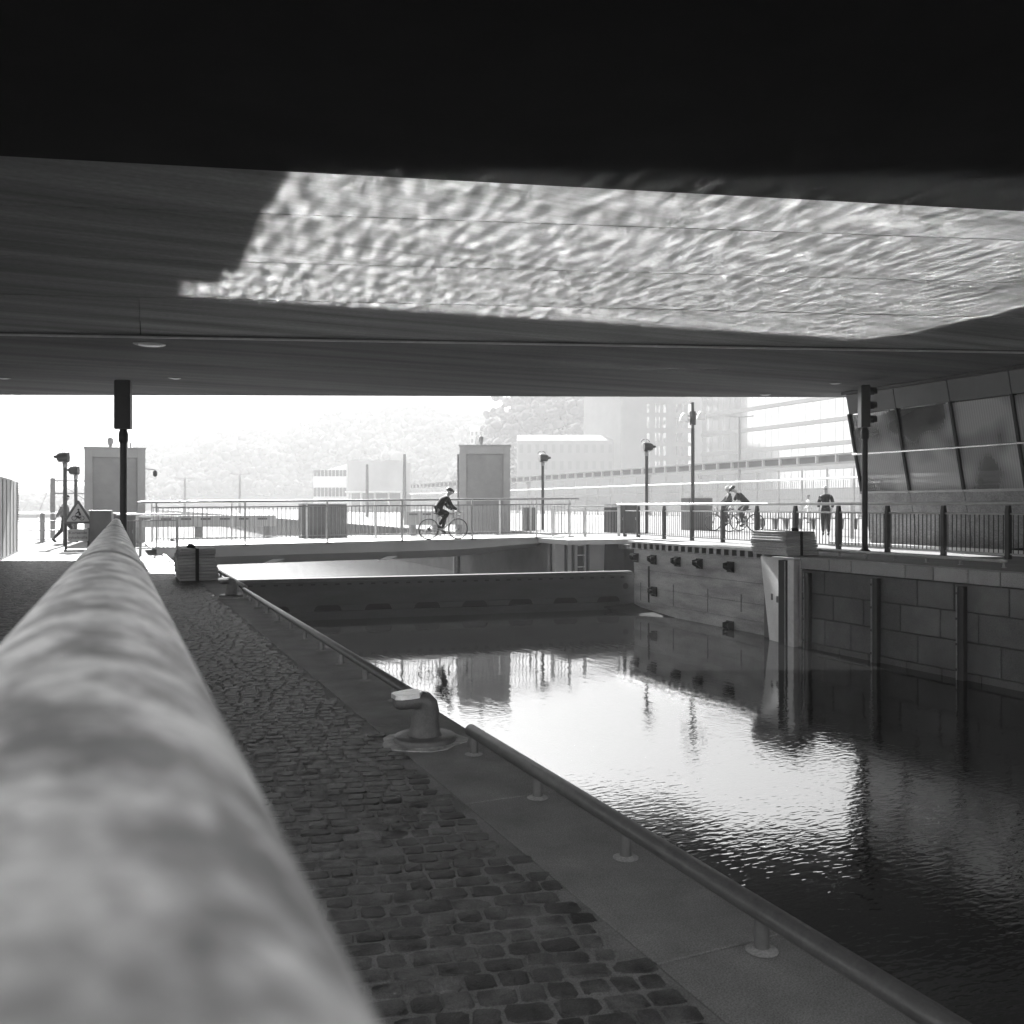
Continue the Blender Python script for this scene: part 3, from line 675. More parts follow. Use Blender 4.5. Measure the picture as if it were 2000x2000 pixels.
# short railing with two gates at the far corner of the quay, towards the footbridge
t = thing('corner_railing', 'low pale railing at the corner between footbridge and quay', 'railing', (15, 27.4, ZR)); off = (15, 27.4, ZR)
for x in (13.75, 15.0, 16.35): MB(off).box(x - .04, x + .04, 27.36, 27.44, ZR - .03, ZR + 1.02).build('post', 'galv_light', t)
MB(off).tube([(13.7, 27.4, ZR + 1.04), (16.4, 27.4, ZR + 1.06)], .033, 12).build('top_rail', 'galv_light', t)
MB(off).box(13.7, 16.4, 27.385, 27.415, ZR + .10, ZR + .13).build('bottom_rail', 'galv_light', t)
MB(off).box(13.7, 16.4, 27.385, 27.415, ZR + .88, ZR + .91).build('mid_rail', 'galv_light', t)
bm_ = MB().box(-.007, .007, -.007, .007, .12, .89).mesh('bar', 'galv')
for i in range(23): link('bar', bm_, t, (-1.25 + i * .118, 0, 0))

# quay edge at the outer harbour: pale wall with slots and ladder, dark gate pocket
t = thing('outer_wall', 'pale outer lock wall with black slots and a ladder behind the gate', 'wall', (14, 26, ZO)); off = (14, 26, ZO)
for x0, x1 in ((13.08, 13.42), (13.54, 13.68), (13.80, 13.90), (14.15, 14.22), (14.34, 14.80)):
    MB(off).box(x0, x1, 25.9, 26.3, -3, .14).build('wall_pier', 'pale_steel', t)
MB(off).box(13.0, 14.9, 26.1, 26.29, -3, .13).build('wall_back', 'post_paint', t)
MB(off).add([(14.80, 25.9, .14), (14.80, 26.3, .14), (14.80, 26.3, -3), (14.80, 25.9, -3), (14.92, 25.9, .14), (14.72, 25.9, -3), (14.92, 26.3, .14), (14.72, 26.3, -3)], [(0, 4, 5, 3), (4, 6, 7, 5), (6, 1, 2, 7)]).build('wall_end', 'pale_steel', t)
for z in (-1.0, -.62, -.24, .08): MB(off).box(13.9, 14.15, 25.86, 25.9, z - .015, z + .015).build('ladder_rung', 'white_paint', t)
MB(off).box(13.0, 16.2, 24.9, 27.3, .15, .30).build('landing_slab', 'pale_steel', t)
MB(off).box(14.9, 16.0, 24.5, 25.0, .0, .14).build('pocket_lintel', 'galv', t)

# ================================================================== FOOTBRIDGE
YB = 27.0
fb = thing('footbridge', 'pale steel cycle bridge with thin barred railing crossing behind the gate', 'footbridge', (8, 28.5, .2)); off = (8, 28.5, .2)
def zb(x): return .17 + (x - 2) * .0085              # the deck climbs a little to the right
xs = [1.2 + i * (13.9 - 1.2) / 16 for i in range(17)]
m = MB(off)
for i in range(16):
    x0, x1 = xs[i], xs[i + 1]
    def dep(x): return .52 if x < 10.3 else .52 - .26 * min(1, (x - 10.3) / 2.6)
    A = [(x0, YB, zb(x0) - dep(x0) * .52), (x0, YB, zb(x0)), (x0, 30.3, zb(x0)), (x0, 30.3, zb(x0) - dep(x0))]
    B = [(x1, YB, zb(x1) - dep(x1) * .52), (x1, YB, zb(x1)), (x1, 30.3, zb(x1)), (x1, 30.3, zb(x1) - dep(x1))]
    A.insert(0, (x0, YB + .35, zb(x0) - dep(x0))); B.insert(0, (x1, YB + .35, zb(x1) - dep(x1)))
    fs = [(j, (j + 1) % 5, 5 + (j + 1) % 5, 5 + j) for j in range(5)]
    m.add(A + B, fs)
m.build('box_girder', 'girder_paint', fb)
m = MB(off); m.hexa([(1.0, YB - .03, zb(1) + .004), (14.0, YB - .03, zb(14) + .004), (14.0, 30.35, zb(14) + .004), (1.0, 30.35, zb(1) + .004)], [(1.0, YB - .03, zb(1) + .07), (14.0, YB - .03, zb(14) + .07), (14.0, 30.35, zb(14) + .07), (1.0, 30.35, zb(1) + .07)]); m.build('deck_plate', 'pale_steel', fb)
for x in (4.1, 7.55): MB(off).add([(x, YB - .012, -.31), (x + .3, YB - .012, -.31), (x + .62, YB - .012, -.20), (x + .3, YB - .012, -.20), (x, YB + .1, -.31), (x + .3, YB + .1, -.31), (x + .62, YB + .1, -.20), (x + .3, YB + .1, -.20)], [(0, 1, 2, 3), (7, 6, 5, 4), (0, 4, 5, 1), (1, 5, 6, 2), (2, 6, 7, 3), (3, 7, 4, 0)]).build('stay_plate', 'white_paint', fb)
bmesh_bar = MB().box(-.007, .007, -.007, .007, .12, 1.07).mesh('bar', 'galv')
bmesh_post = MB().box(-.022, .022, -.03, .03, -.06, 1.26).mesh('post', 'galv_light')
bmesh_shoe = MB().box(-.09, .09, -.06, .02, -.05, .0).mesh('post_shoe', 'galv')
for k, (yy, n) in enumerate(((YB + .12, 100), (30.2, 100))):
    def zr(x): return zb(x) + .07
    MB(off).tube([(.8, yy, zr(.8) + 1.24), (14.6, yy, zr(14.6) + 1.27)], .03, 12).build('hand_rail', 'galv_light' if k else 'galv', fb)
    for h in (1.08, .10): MB(off).bar((1.2, yy, zr(1.2) + h), (14.3, yy, zr(14.3) + h), .03, .03).build('rail', 'galv', fb)
    for i in range(n): x = 1.25 + i * (14.2 - 1.25) / (n - 1); link('bar', bmesh_bar, fb, (x - 8, yy - 28.5, zr(x) - .2))
    for x in (1.2, 3.6, 6.0, 8.35, 10.7, 13.0, 14.25):
        link('post', bmesh_post, fb, (x - 8, yy - 28.5, zr(x) - .2))
        if k == 0: link('post_shoe', bmesh_shoe, fb, (x - 8, yy - 28.5 - .1, zr(x) - .2))
# low gate railing on the near-side landing
t = thing('landing_railing', 'low pale railing at the left landing of the cycle bridge', 'railing', (1.2, 26.9, 0)); off = (1.2, 26.9, 0)
q0, q1 = on_z(262, 1074, 0), on_z(350, 1074, 0)
y_ = q0.y; X0, X1 = on_y(258, 1010, 26.6).x, on_y(346, 1010, 26.6).x
for x in (on_y(274, 1010, 26.6).x, X1): MB(off).box(x - .035, x + .035, 26.57, 26.63, -.01, 1.06).build('post', 'galv_light', t)
MB(off).tube([(X0 - .4, 26.6, 1.12), (X1 + .1, 26.6, 1.13)], .026, 12).build('hand_rail', 'galv_light', t)
for h in (.96, .2): MB(off).box(X0 - .3, X1, 26.585, 26.615, h - .015, h + .015).build('rail', 'galv', t)
b2 = MB().box(-.005, .005, -.005, .005, .2, .96).mesh('bar', 'galv')
for i in range(14): link('bar', b2, t, (X0 - .25 + i * (X1 - X0 + .2) / 14 - 1.2, 26.6 - 26.9, 0))

# jetty behind the footbridge, slab widened to shade the water, and what stands on it
j = thing('jetty', 'pale jetty on piles just behind the cycle bridge, widened to shade the water', 'jetty', (8, 32.6, ZO)); off = (8, 32.6, ZO)
MB(off).box(XL, 13.2, 30.6, 34.4, .10, .22).build('jetty_slab', 'plaza', j)
for x in (2.4, 12.6): MB(off).tube([(x, 33.6, -2.5), (x, 33.6, .10)], .15, 12).build('pile', 'galv', j)
def slot_wall(label, x0, x1, y, z0, z1, step):
    t = thing('slotted_beam', label, 'beam', ((x0 + x1) / 2, y, z0), 0, 'slotted beams behind the cycle bridge'); o = ((x0 + x1) / 2, y, z0)
    MB(o).box(x0, x1, y, y + .3, z0, z1).build('beam_body', 'pale_steel', t)
    for x in (x0 + .3, (x0 + x1) / 2, x1 - .3): MB(o).box(x - .12, x + .12, y + .05, y + .25, .2, z0).build('leg', 'galv', t)
    sm = MB().box(-.17, .17, -.012, .0, -.035, .035).mesh('slot', 'cabinet'); x = x0 + .3
    while x < x1 - .2: link('slot', sm, t, (x - o[0], 0, z1 - z0 - .12)); x += step
slot_wall('pale slotted beam behind the bridge railing at left', .2, 5.6, 33.9, .62, 1.02, .66)
slot_wall('pale slotted beam behind the bridge railing, in front of the pale tower', 10.6, 13.15, 33.9, .62, 1.16, .55)

def cabinet(label, x0, x1, y0, y1, z0, z1, m='cabinet', doors=2, lid='galv_light'):
    t = thing('cabinet', label, 'cabinet', ((x0 + x1) / 2, (y0 + y1) / 2, z0)); o = ((x0 + x1) / 2, (y0 + y1) / 2, z0)
    MB(o).bbox(x0, x1, y0, y1, z0, z1, .012).build('body', m, t)
    MB(o).box(x0 - .02, x1 + .02, y0 - .02, y1 + .02, z1 + .002, z1 + .03).build('lid', lid, t)
    wd_ = (x1 - x0) / doors
    for i in range(doors):
        dd = MB(o).box(x0 + i * wd_ + .03, x0 + (i + 1) * wd_ - .03, y0 - .014, y0 - .002, z0 + .08, z1 - .06).build('door', m, t)
        MB(o).box(x0 + (i + .85) * wd_ - .015, x0 + (i + .85) * wd_ + .015, y0 - .03, y0 - .015, (z0 + z1) / 2 - .06, (z0 + z1) / 2 + .06).build('handle', 'galv', dd)
cabinet('dark double door cabinet standing behind the cycle bridge railing', 6.06, 7.62, 31.3, 32.0, .222, 1.42)
cabinet('dark cabinet beside the warning sign', -.55, .05, 29.8, 30.5, 0, 1.2, doors=1)
cabinet('lower dark cabinet right of the one beside the warning sign', .12, .75, 30.6, 31.2, 0, 1.12, doors=1)
pc = on_z(1357, 1035, ZR)
cabinet('dark cabinet with pale lid at the foot of the tall lamp post', pc.x - .5, pc.x + .75, pc.y - .3, pc.y + .35, ZR, ZR + 1.42, doors=2)
pc = on_z(1230, 1040, ZR)
cabinet('grey cabinet behind the corner railing by the flood lamp', pc.x - .85, pc.x + .35, pc.y, pc.y + .6, ZR, ZR + 1.12, 'post_paint', doors=2)
pc = on_z(1035, 1036, ZR)
cabinet('small dark cabinet behind the bridge railing near the smaller flood lamp', pc.x - .2, pc.x + .35, pc.y, pc.y + .4, ZR, ZR + 1.0, doors=1)

def tower(label, x0, x1, y0, z0, z1, extra, rz=0):
    w_ = x1 - x0; t = thing('control_tower', label, 'tower', ((x0 + x1) / 2, y0 + w_ / 2, z0), rz); o = ((x0 + x1) / 2, y0 + w_ / 2, z0)
    e = .28
    MB(o).box(x0, x0 + e, y0, y0 + w_, z0, z1).build('side_wall', 'kiosk', t)
    MB(o).box(x1 - e, x1, y0, y0 + w_, z0, z1).build('side_wall', 'kiosk', t)
    MB(o).box(x0 + e + .002, x1 - e - .002, y0 + .001, y0 + w_, z1 - .34, z1 - .001).build('top_beam', 'kiosk', t)
    MB(o).box(x0 + e + .002, x1 - e - .002, y0 + .001, y0 + w_, z0, z0 + 1.15).build('plinth', 'kiosk', t)
    MB(o).box(x0 + e + .002, x1 - e - .002, y0 + .07, y0 + w_ - .1, z0 + 1.152, z1 - .342).build('recessed_panel', 'kiosk_panel', t)
    MB(o).box(x0 - .03, x1 + .03, y0 - .03, y0 + w_ + .03, z1 + .002, z1 + .04).build('roof_edge', 'kiosk', t)
    xm = x0 + w_ * .42
    MB(o).lathe([(.05, z1 + .04), (.06, z1 + .12), (.11, z1 + .26), (.10, z1 + .40), (.03, z1 + .44)], (xm, y0 + .6, 0), 14).build('beacon', 'galv', t)
    if extra:
        for k in (.62, .70, .76): MB(o).tube([(x0 + w_ * k, y0 + .5, z1 + .04), (x0 + w_ * k, y0 + .5, z1 + .27)], .03, 8).build('vent_pipe', 'galv', t)
        MB(o).bar((x1, y0 + .3, z1 - .75), (x1 + .35, y0 + .3, z1 - .78), .03, .03).build('camera_arm', 'galv', t)
        MB(o).lathe([(.03, z1 - 1.05), (.08, z1 - 1.0), (.08, z1 - .86), (.03, z1 - .80)], (x1 + .36, y0 + .3, 0), 12).build('dome_camera', 'post_paint', t)
    else:
        MB(o).tube([(x0 - .06, y0 + .1, z0), (x0 - .06, y0 + .1, z1 - .35)], .05, 10).build('drain_pipe', 'galv', t)
p = at_depth(897, 871, 37.5); q = at_depth(994, 871, 37.5)
tower('pale box tower with recessed panel behind the cyclist', p.x + .28, p.x + 2.38, p.y - .65, ZR, p.z, False, R(-23))
p = at_depth(165, 875, 34)
tower('grey box tower with recessed panel behind the left signal', p.x, p.x + 2.12, p.y - .3, 0, p.z, True)

# steel access frame with mast left of the left tower
p = at_depth(103, 1050, 37); t = thing('access_frame', 'slender steel frame with mast and stay wire left of the left tower', 'steel frame', (p.x, p.y, 0)); H = 1.35 + 55 / F * 37
MB().box(-.09, .09, -.09, .09, 0, H).build('mast', 'galv', t)
MB().tube([(.0, 0, H), (.0, 0, H + .75)], .015, 8).build('aerial', 'galv', t)
for h in (H - .1, H - .62): MB().bar((.05, 0, h), (1.5, .1, h), .05, .05).build('cross_rail', 'galv', t)
MB().bar((.1, 0, H - .1), (1.5, .1, H - 1.1), .03, .03).build('brace', 'galv', t)
MB().tube([(-.1, 0, H - .3), (-.9, -.3, 0)], .008, 6).build('stay_wire', 'galv', t)

# far-left harbour railing
t = thing('harbour_railing', 'thin railing at the harbour edge between the white box and the steel frame', 'railing', (-4, 38, 0)); off = (-4, 38, 0)
for x in (-6.5, -5.0, -3.6, -2.3, -1.3): MB(off).bbox(x - .08, x + .08, 37.95, 38.05, 0, 1.1, .03).build('post', 'galv', t)
for h in (1.08, .8, .45, .12): MB(off).tube([(-8, 38, h), (-.6, 38, h)], .018, 8).build('rail', 'galv', t)

# big pale box at the left picture edge
t = thing('site_container', 'large pale metal box at the left picture edge on the sunlit paving', 'container', (-3.7, 26, 0)); off = (-3.7, 26, 0)
MB(off).bbox(-5.2, -2.47, 21.5, 30.32, 0, 2.1, .02).build('body', 'pale_steel', t)
for k in range(16): MB(off).box(-2.468, -2.445, 30.14, 30.26, .95 + k * .07, .99 + k * .07).build('vent_slot', 'cabinet', t)
for k in range(9): MB(off).box(-2.468, -2.452, 22.2 + k * .95, 22.208 + k * .95, .05, 2.05).build('seam', 'kiosk', t)

# warning sign
p = on_z(137, 1074, 0); sp = V(-1.0, 30.2, 0)
t = thing('warning_sign', 'triangular cyclist warning sign with text plate on a stand', 'sign', sp)
def ttri(r, z): return [(r * math.cos(R(a)), z + r * math.sin(R(a))) for a in (90, 210, 330)]
def rtri(side, rad, zc):
    ap = side / math.sqrt(3); out = []
    for a in (90, 210, 330):
        c0 = (math.cos(R(a)) * (ap - 2 * rad), zc + math.sin(R(a)) * (ap - 2 * rad))
        for k in (-60, -30, 0, 30, 60): out.append((c0[0] + rad * math.cos(R(a + k)), c0[1] + rad * math.sin(R(a + k))))
    return out
zc = 1.08; xo = .13
bo = MB().prism([(x + xo, z) for x, z in rtri(.86, .045, zc)], 'y', -.012, .012).build('triangle_plate', 'sign_border', t)
MB().prism([(x + xo, z) for x, z in rtri(.64, .02, zc - .005)], 'y', -.0165, -.0135).build('triangle_face', 'sign_face', t)
m = MB()
for sx in (-.105, .105):
    m.torus((xo + sx, -.019, zc - .085), 'y', .062, .009, 22, 5)
def poly(pts): m.prism([(xo + a, zc + b) for a, b in pts], 'y', -.021, -.0175)
poly([(.02, .20), (.045, .17), (.03, .14), (-.0, .14), (-.02, .175), (-.005, .20)])                       # head
poly([(-.005, .135), (.035, .135), (.085, .03), (.075, -.005), (.02, -.01), (.02, .03)])                   # back
poly([(-.005, .12), (.02, .09), (-.055, .03), (-.075, .045)])                                             # arm
poly([(.075, .0), (.03, -.03), (-.012, -.0), (-.008, -.10), (.016, -.10), (.022, -.03)])                   # leg
poly([(-.105, -.08), (-.098, -.075), (-.055, .02), (-.068, .025)]); poly([(-.07, -.01), (-.06, .0), (.1, -.075), (.105, -.09), (.0, -.10), (-.01, -.09)])
m.build('cyclist_symbol', 'ink', t)
MB().box(xo - .285, xo + .285, -.012, .012, .30, .66).build('text_plate', 'sign_face', t)
for k, tx in enumerate(('Korsande', 'cykeltrafik')):
    cu = bpy.data.curves.new('lettering', 'FONT'); cu.body = tx; cu.size = .125; cu.align_x = 'CENTER'; cu.extrude = .001; cu.space_character = 1.02
    tmp = bpy.data.objects.new('tmp', cu); COL.objects.link(tmp)
    dg = bpy.context.evaluated_depsgraph_get(); me = bpy.data.meshes.new_from_object(tmp.evaluated_get(dg)); bpy.data.objects.remove(tmp)
    me.materials.clear(); me.materials.append(MATS['ink'])
    link('lettering', me, t, (xo, -.0145, .515 - k * .145), (math.pi / 2, 0, 0))
for x in (-.2, .42):
    MB().box(x - .035, x + .035, .02, .06, 0, 1.0 if x < 0 else .7).build('post', 'post_paint', t)
MB().box(-.24, .62, -.25, .3, 0, .05).build('foot_plate', 'post_paint', t)

# ================================================================== PEOPLE AND BICYCLES
def skin_obj(name, nodes, edges, m, parent=None, root=None, sub=2):
    keys = list(nodes); idx = {k: i for i, k in enumerate(keys)}
    me = bpy.data.meshes.new(name); me.from_pydata([nodes[k][0] for k in keys], [(idx[a], idx[b]) for a, b in edges], [])
    o = bpy.data.objects.new(name, me); COL.objects.link(o); o.parent = parent
    md = o.modifiers.new('Skin', 'SKIN'); md.use_smooth_shade = True
    for k, i in idx.items():
        r = nodes[k][1]; sv_ = me.skin_vertices[0].data[i]; sv_.radius = r if isinstance(r, tuple) else (r, r); sv_.use_root = (k == (root or keys[0]))
    s2 = o.modifiers.new('Sub', 'SUBSURF'); s2.levels = sub; s2.render_levels = sub
    # freeze to a real mesh
    dg = bpy.context.evaluated_depsgraph_get(); me2 = bpy.data.meshes.new_from_object(o.evaluated_get(dg))
    o.modifiers.clear(); o.data = me2; me2.materials.clear(); me2.materials.append(MATS[m])
    for p_ in me2.polygons: p_.use_smooth = True
    return o
def lerp(a, b, f): return tuple(a[i] + (b[i] - a[i]) * f for i in range(3))
def person(label, loc, rz, J, top, legs, hair, hatm, shoes='cloth_black', group=None, sleeve=1.0, scale=1.0):
    """J: joints in local metres, x forward. body is one continuous skin; clothes are its children"""
    N, E_ = {}, []
    def nd(k, co, r): N[k] = (co, r)
    pel, che, nek, hd = J['pelvis'], J['chest'], J['neck'], J['head']
    nd('pelvis', pel, (.13, .10)); nd('waist', lerp(pel, che, .45), (.115, .09)); nd('chest', che, (.13, .10)); nd('neck', nek, .05)
    nd('jaw', lerp(nek, hd, .55), .065); nd('head', hd, .09); nd('crown', tuple(hd[i] + (hd[i] - nek[i]) * .35 for i in range(3)), .06)
    E_ += [('pelvis', 'waist'), ('waist', 'chest'), ('chest', 'neck'), ('neck', 'jaw'), ('jaw', 'head'), ('head', 'crown')]
    f = J.get('face', (1, 0, 0)); nd('nose', tuple(hd[i] + f[i] * .105 - (.02 if i == 2 else 0) for i in range(3)), .018); E_.append(('head', 'nose'))
    for s in ('l', 'r'):
        sh, el, ha = J['sh_' + s], J['el_' + s], J['ha_' + s]; hp, kn, an = J['hip_' + s], J['kn_' + s], J['an_' + s]; to = J['to_' + s]
        nd('sh' + s, sh, .055); nd('el' + s, el, .038); nd('wr' + s, ha, .026)
        d = Vector(ha) - Vector(el); d.normalize(); pm_ = Vector(ha) + d * .06; nd('pa' + s, tuple(pm_), .03)
        E_ += [('chest', 'sh' + s), ('sh' + s, 'el' + s), ('el' + s, 'wr' + s), ('wr' + s, 'pa' + s)]
        sd_ = V(0, 1, 0)
        for k, (o_, ln) in enumerate(((-.03, .07), (-.012, .085), (.008, .08), (.026, .065))):
            b_ = pm_ + d * .02 + sd_ * o_; tip = b_ + d * ln * .6 + V(0, 0, -.02); nd('f%d%s' % (k, s), tuple(tip), .009); E_.append(('pa' + s, 'f%d%s' % (k, s)))
        nd('th' + s, tuple(Vector(ha) + d * .035 + sd_ * (-.05 if s == 'l' else .05)), .010); E_.append(('wr' + s, 'th' + s))
        nd('hip' + s, hp, .085); nd('kn' + s, kn, .052); nd('ca' + s, lerp(kn, an, .3), .055); nd('an' + s, an, .036); nd('to' + s, to, .035)
        E_ += [('pelvis', 'hip' + s), ('hip' + s, 'kn' + s), ('kn' + s, 'ca' + s), ('ca' + s, 'an' + s), ('an' + s, 'to' + s)]
    body = skin_obj('person', N, E_, 'skin', None, 'pelvis', 1); body.location = loc; body.rotation_euler = (0, 0, rz); body.scale = (scale,) * 3
    tag(body, label, 'person', group)
    T = {}; TE = [('waist', 'chest'), ('chest', 'neck'), ('waist', 'pelvis'), ('pelvis', 'hem')]
    T['waist'] = (N['waist'][0], (.165, .13)); T['pelvis'] = (lerp(pel, che, .10), (.16, .13)); T['hem'] = (lerp(pel, che, -.12), (.11, .09)); T['chest'] = (che, (.185, .145)); T['neck'] = (lerp(che, nek, .75), .075)
    for s in ('l', 'r'):
        sh, el, ha = J['sh_' + s], J['el_' + s], J['ha_' + s]
        T['sh' + s] = (sh, .085); T['el' + s] = (lerp(sh, el, min(1, sleeve * 2)), .064); TE += [('chest', 'sh' + s), ('sh' + s, 'el' + s)]
        if sleeve >= 1: T['wr' + s] = (lerp(el, ha, .93), .046); TE.append(('el' + s, 'wr' + s))
    skin_obj('jacket', T, TE, top, body, 'waist', 1)
    L, LE = {'pelvis': (pel, (.15, .115)), 'band': (lerp(pel, che, .3), (.11, .09))}, [('pelvis', 'band')]
    for s in ('l', 'r'):
        hp, kn, an = J['hip_' + s], J['kn_' + s], J['an_' + s]
        L['hip' + s] = (hp, .118); L['kn' + s] = (kn, .078); L['ca' + s] = (lerp(kn, an, .3), .074); L['an' + s] = (lerp(kn, an, .95), .052); LE += [('pelvis', 'hip' + s), ('hip' + s, 'kn' + s), ('kn' + s, 'ca' + s), ('ca' + s, 'an' + s)]
        an, to = Vector(J['an_' + s]), Vector(J['to_' + s]); hl = an - (to - an) * .35
        skin_obj('shoe', {'heel': (tuple(hl + V(0, 0, -.015)), .042), 'mid': (tuple(an.lerp(to, .45) + V(0, 0, -.01)), .045), 'toe': (tuple(to), .036)}, [('heel', 'mid'), ('mid', 'toe')], shoes, body, 'mid', 1)
    skin_obj('trousers', L, LE, legs, body, 'pelvis', 1)
    up = (Vector(hd) - Vector(nek)).normalized(); c = Vector(hd) + up * .05; fr = Vector(f)
    hm = MB(); rows_ = []
    n = 14
    side = up.cross(fr).normalized(); fr2 = side.cross(up).normalized()
    vs2, fs2 = [], []
    ex = 1.28 if hatm == 'helmet' else 1.0
    for a in range(7):
        th = (math.pi / 2) * a / 6 * 1.02; 
        for b_ in range(n):
            ph_ = 2 * math.pi * b_ / n
            vs2.append(c + fr2 * (.118 * ex * math.cos(ph_) * math.cos(th) + (.0)) + side * (.098 * math.sin(ph_) * math.cos(th)) + up * (.10 * math.sin(th) + (-.035 if a == 0 and math.cos(ph_) < .2 else 0)))
    for a in range(6):
        for b_ in range(n): fs2.append((a * n + b_, a * n + (b_ + 1) % n, (a + 1) * n + (b_ + 1) % n, (a + 1) * n + b_))
    hm.add(vs2, fs2, True); hm.add(vs2[:n], [tuple(range(n))]); hm.build('helmet' if hatm == 'helmet' else 'hair', hair, body)
    for sg in (-1, 1):
        e_ = Vector(hd) + fr2 * .095 + side * sg * .035 + V(0, 0, .012)
        MB().lathe([(.002, -.012), (.012, 0), (.002, .012)], e_, 8).build('eye', 'ink', body)
    return body

def bicycle(label, loc, rz, m='frame_paint', group=None):
    t = thing('bicycle', label, 'bicycle', loc, rz, group); r = .335; wb = .49
    for x in (-wb, wb):
        wl = MB().torus((x, 0, r), 'y', r - .014, .014, 40, 8).build('wheel', 'tyre', t)
        MB().torus((x, 0, r), 'y', r - .034, .009, 36, 6).build('rim', 'galv', wl)
        s_ = MB()
        for k in range(16):
            q = 2 * math.pi * k / 16; s_.tube([(x, (-1) ** k * .02, r), (x + (r - .04) * math.cos(q), 0, r + (r - .04) * math.sin(q))], .0016, 4, False)
        s_.build('spokes', 'galv', wl); MB().tube([(x, -.05, r), (x, .05, r)], .028 if x > 0 else .055, 12).build('hub', 'cabinet', wl)
    bb = (-.075, 0, .275); st = (-.20, 0, .80); ht = (.335, 0, .80); hb = (.37, 0, .66)
    f = MB()
    for a, b, rr_ in ((bb, (-.19, 0, .76), .017), (bb, hb, .021), ((-.185, 0, .74), ht, .016), ((-wb, .05, r), bb, .011), ((-wb, -.05, r), bb, .011), ((-wb, .05, r), (-.185, 0, .73), .009), ((-wb, -.05, r), (-.185, 0, .73), .009), (hb, ht, .022)): f.tube([a, b], rr_, 10)
    f.build('frame', m, t)
    MB().tube([(.37, .05, .66), (.40, .05, .60), (wb, .05, r)], .011, 8).tube([(.37, -.05, .66), (.40, -.05, .60), (wb, -.05, r)], .011, 8).build('fork', m, t)
    MB().tube([st, (-.19, 0, .76)], .013, 8).build('seat_post', 'galv', t)
    MB().prism([(-.31, .81), (-.31, .83), (-.22, .845), (-.06, .835), (-.06, .82), (-.2, .805)], 'y', -.05, .05).build('saddle', 'cloth_black', t)
    h = MB(); h.tube([ht, (.325, 0, .87), (.40, 0, .89)], .014, 8); h.tube([(.40, -.2, .89), (.40, .2, .89)], .012, 8)
    for s in (-1, 1): h.tube([(.40, s * .2, .89), (.47, s * .205, .885), (.50, s * .205, .83), (.46, s * .205, .76), (.40, s * .205, .755)], .012, 8)
    h.build('handlebar', 'cabinet', t)
    MB().torus((-.075, .055, .275), 'y', .085, .007, 24, 5).build('chainring', 'cabinet', t)
    c = MB(); c.bar((-.075, .07, .275), (.06, .07, .20), .02, .02); c.bar((-.075, -.07, .275), (-.20, -.07, .34), .02, .02); c.build('crank', 'galv', t)
    MB().box(.01, .11, .08, .16, .185, .21).build('pedal', 'cabinet', t); MB().box(-.25, -.15, -.16, -.08, .33, .355).build('pedal', 'cabinet', t)
    return t
cp = on_z(866, 1053.5, zb(10.2) + .07)
cz = zb(cp.x) + .07
bicycle('silver road bicycle ridden by the cyclist on the bridge', (cp.x, cp.y, cz), 0)
rider = dict(pelvis=(-.22, 0, .96), chest=(.03, 0, 1.27), neck=(.14, 0, 1.38), head=(.205, 0, 1.485), face=(.95, 0, -.2),
    sh_l=(.09, .16, 1.27), el_l=(.20, .22, 1.05), ha_l=(.40, .20, .93), sh_r=(.09, -.16, 1.27), el_r=(.20, -.22, 1.05), ha_r=(.40, -.20, .93),
    hip_l=(-.20, .09, .92), kn_l=(.10, .11, .72), an_l=(.0, .12, .29), to_l=(.12, .12, .22),
    hip_r=(-.20, -.09, .92), kn_r=(.12, -.11, .84), an_r=(-.20, -.12, .44), to_r=(-.09, -.12, .37))
person('cyclist in black with helmet riding right across the footbridge', (cp.x, cp.y, cz), 0, rider, 'cloth_black', 'cloth_black', 'black_paint', 'helmet')

# second cyclist and companion on the opposite quay
cp = on_z(1450, 1039, ZR); yaw = TH * -1 + math.pi
bicycle('bicycle of the stooping cyclist behind the quay railing', (cp.x, cp.y, ZR), yaw).scale = (1.12,) * 3
r2 = dict(rider); r2.update(pelvis=(-.20, 0, 1.02), chest=(.10, 0, 1.34), neck=(.24, 0, 1.46), head=(.34, 0, 1.55), sh_l=(.15, .18, 1.36), sh_r=(.15, -.18, 1.36), el_l=(.27, .25, 1.10), el_r=(.27, -.25, 1.10), hip_l=(-.18, .09, .98), hip_r=(-.18, -.09, .98))
person('cyclist in dark jersey stooping over the bars, riding left behind the railing', (cp.x, cp.y, ZR), yaw, r2, 'cloth_black', 'cloth_dark', 'black_paint', 'helmet', sleeve=.4, scale=1.12)
stand = dict(pelvis=(0, 0, .95), chest=(.0, 0, 1.34), neck=(.01, 0, 1.50), head=(.03, 0, 1.64), face=(1, 0, 0),
    sh_l=(0, .165, 1.40), el_l=(.02, .25, 1.13), ha_l=(.16, .22, .97), sh_r=(0, -.165, 1.40), el_r=(.02, -.25, 1.13), ha_r=(.16, -.22, .97),
    hip_l=(0, .09, .91), kn_l=(.10, .10, .50), an_l=(.05, .10, .09), to_l=(.19, .10, .04), hip_r=(0, -.09, .91), kn_r=(.02, -.10, .50), an_r=(-.12, -.10, .10), to_r=(.0, -.10, .04))
bp = on_z(1418, 1037, ZR); bp = V(bp.x, bp.y, ZR)
bicycle('bicycle of the upright rider beyond the stooping cyclist', bp, yaw).scale = (1.12,) * 3
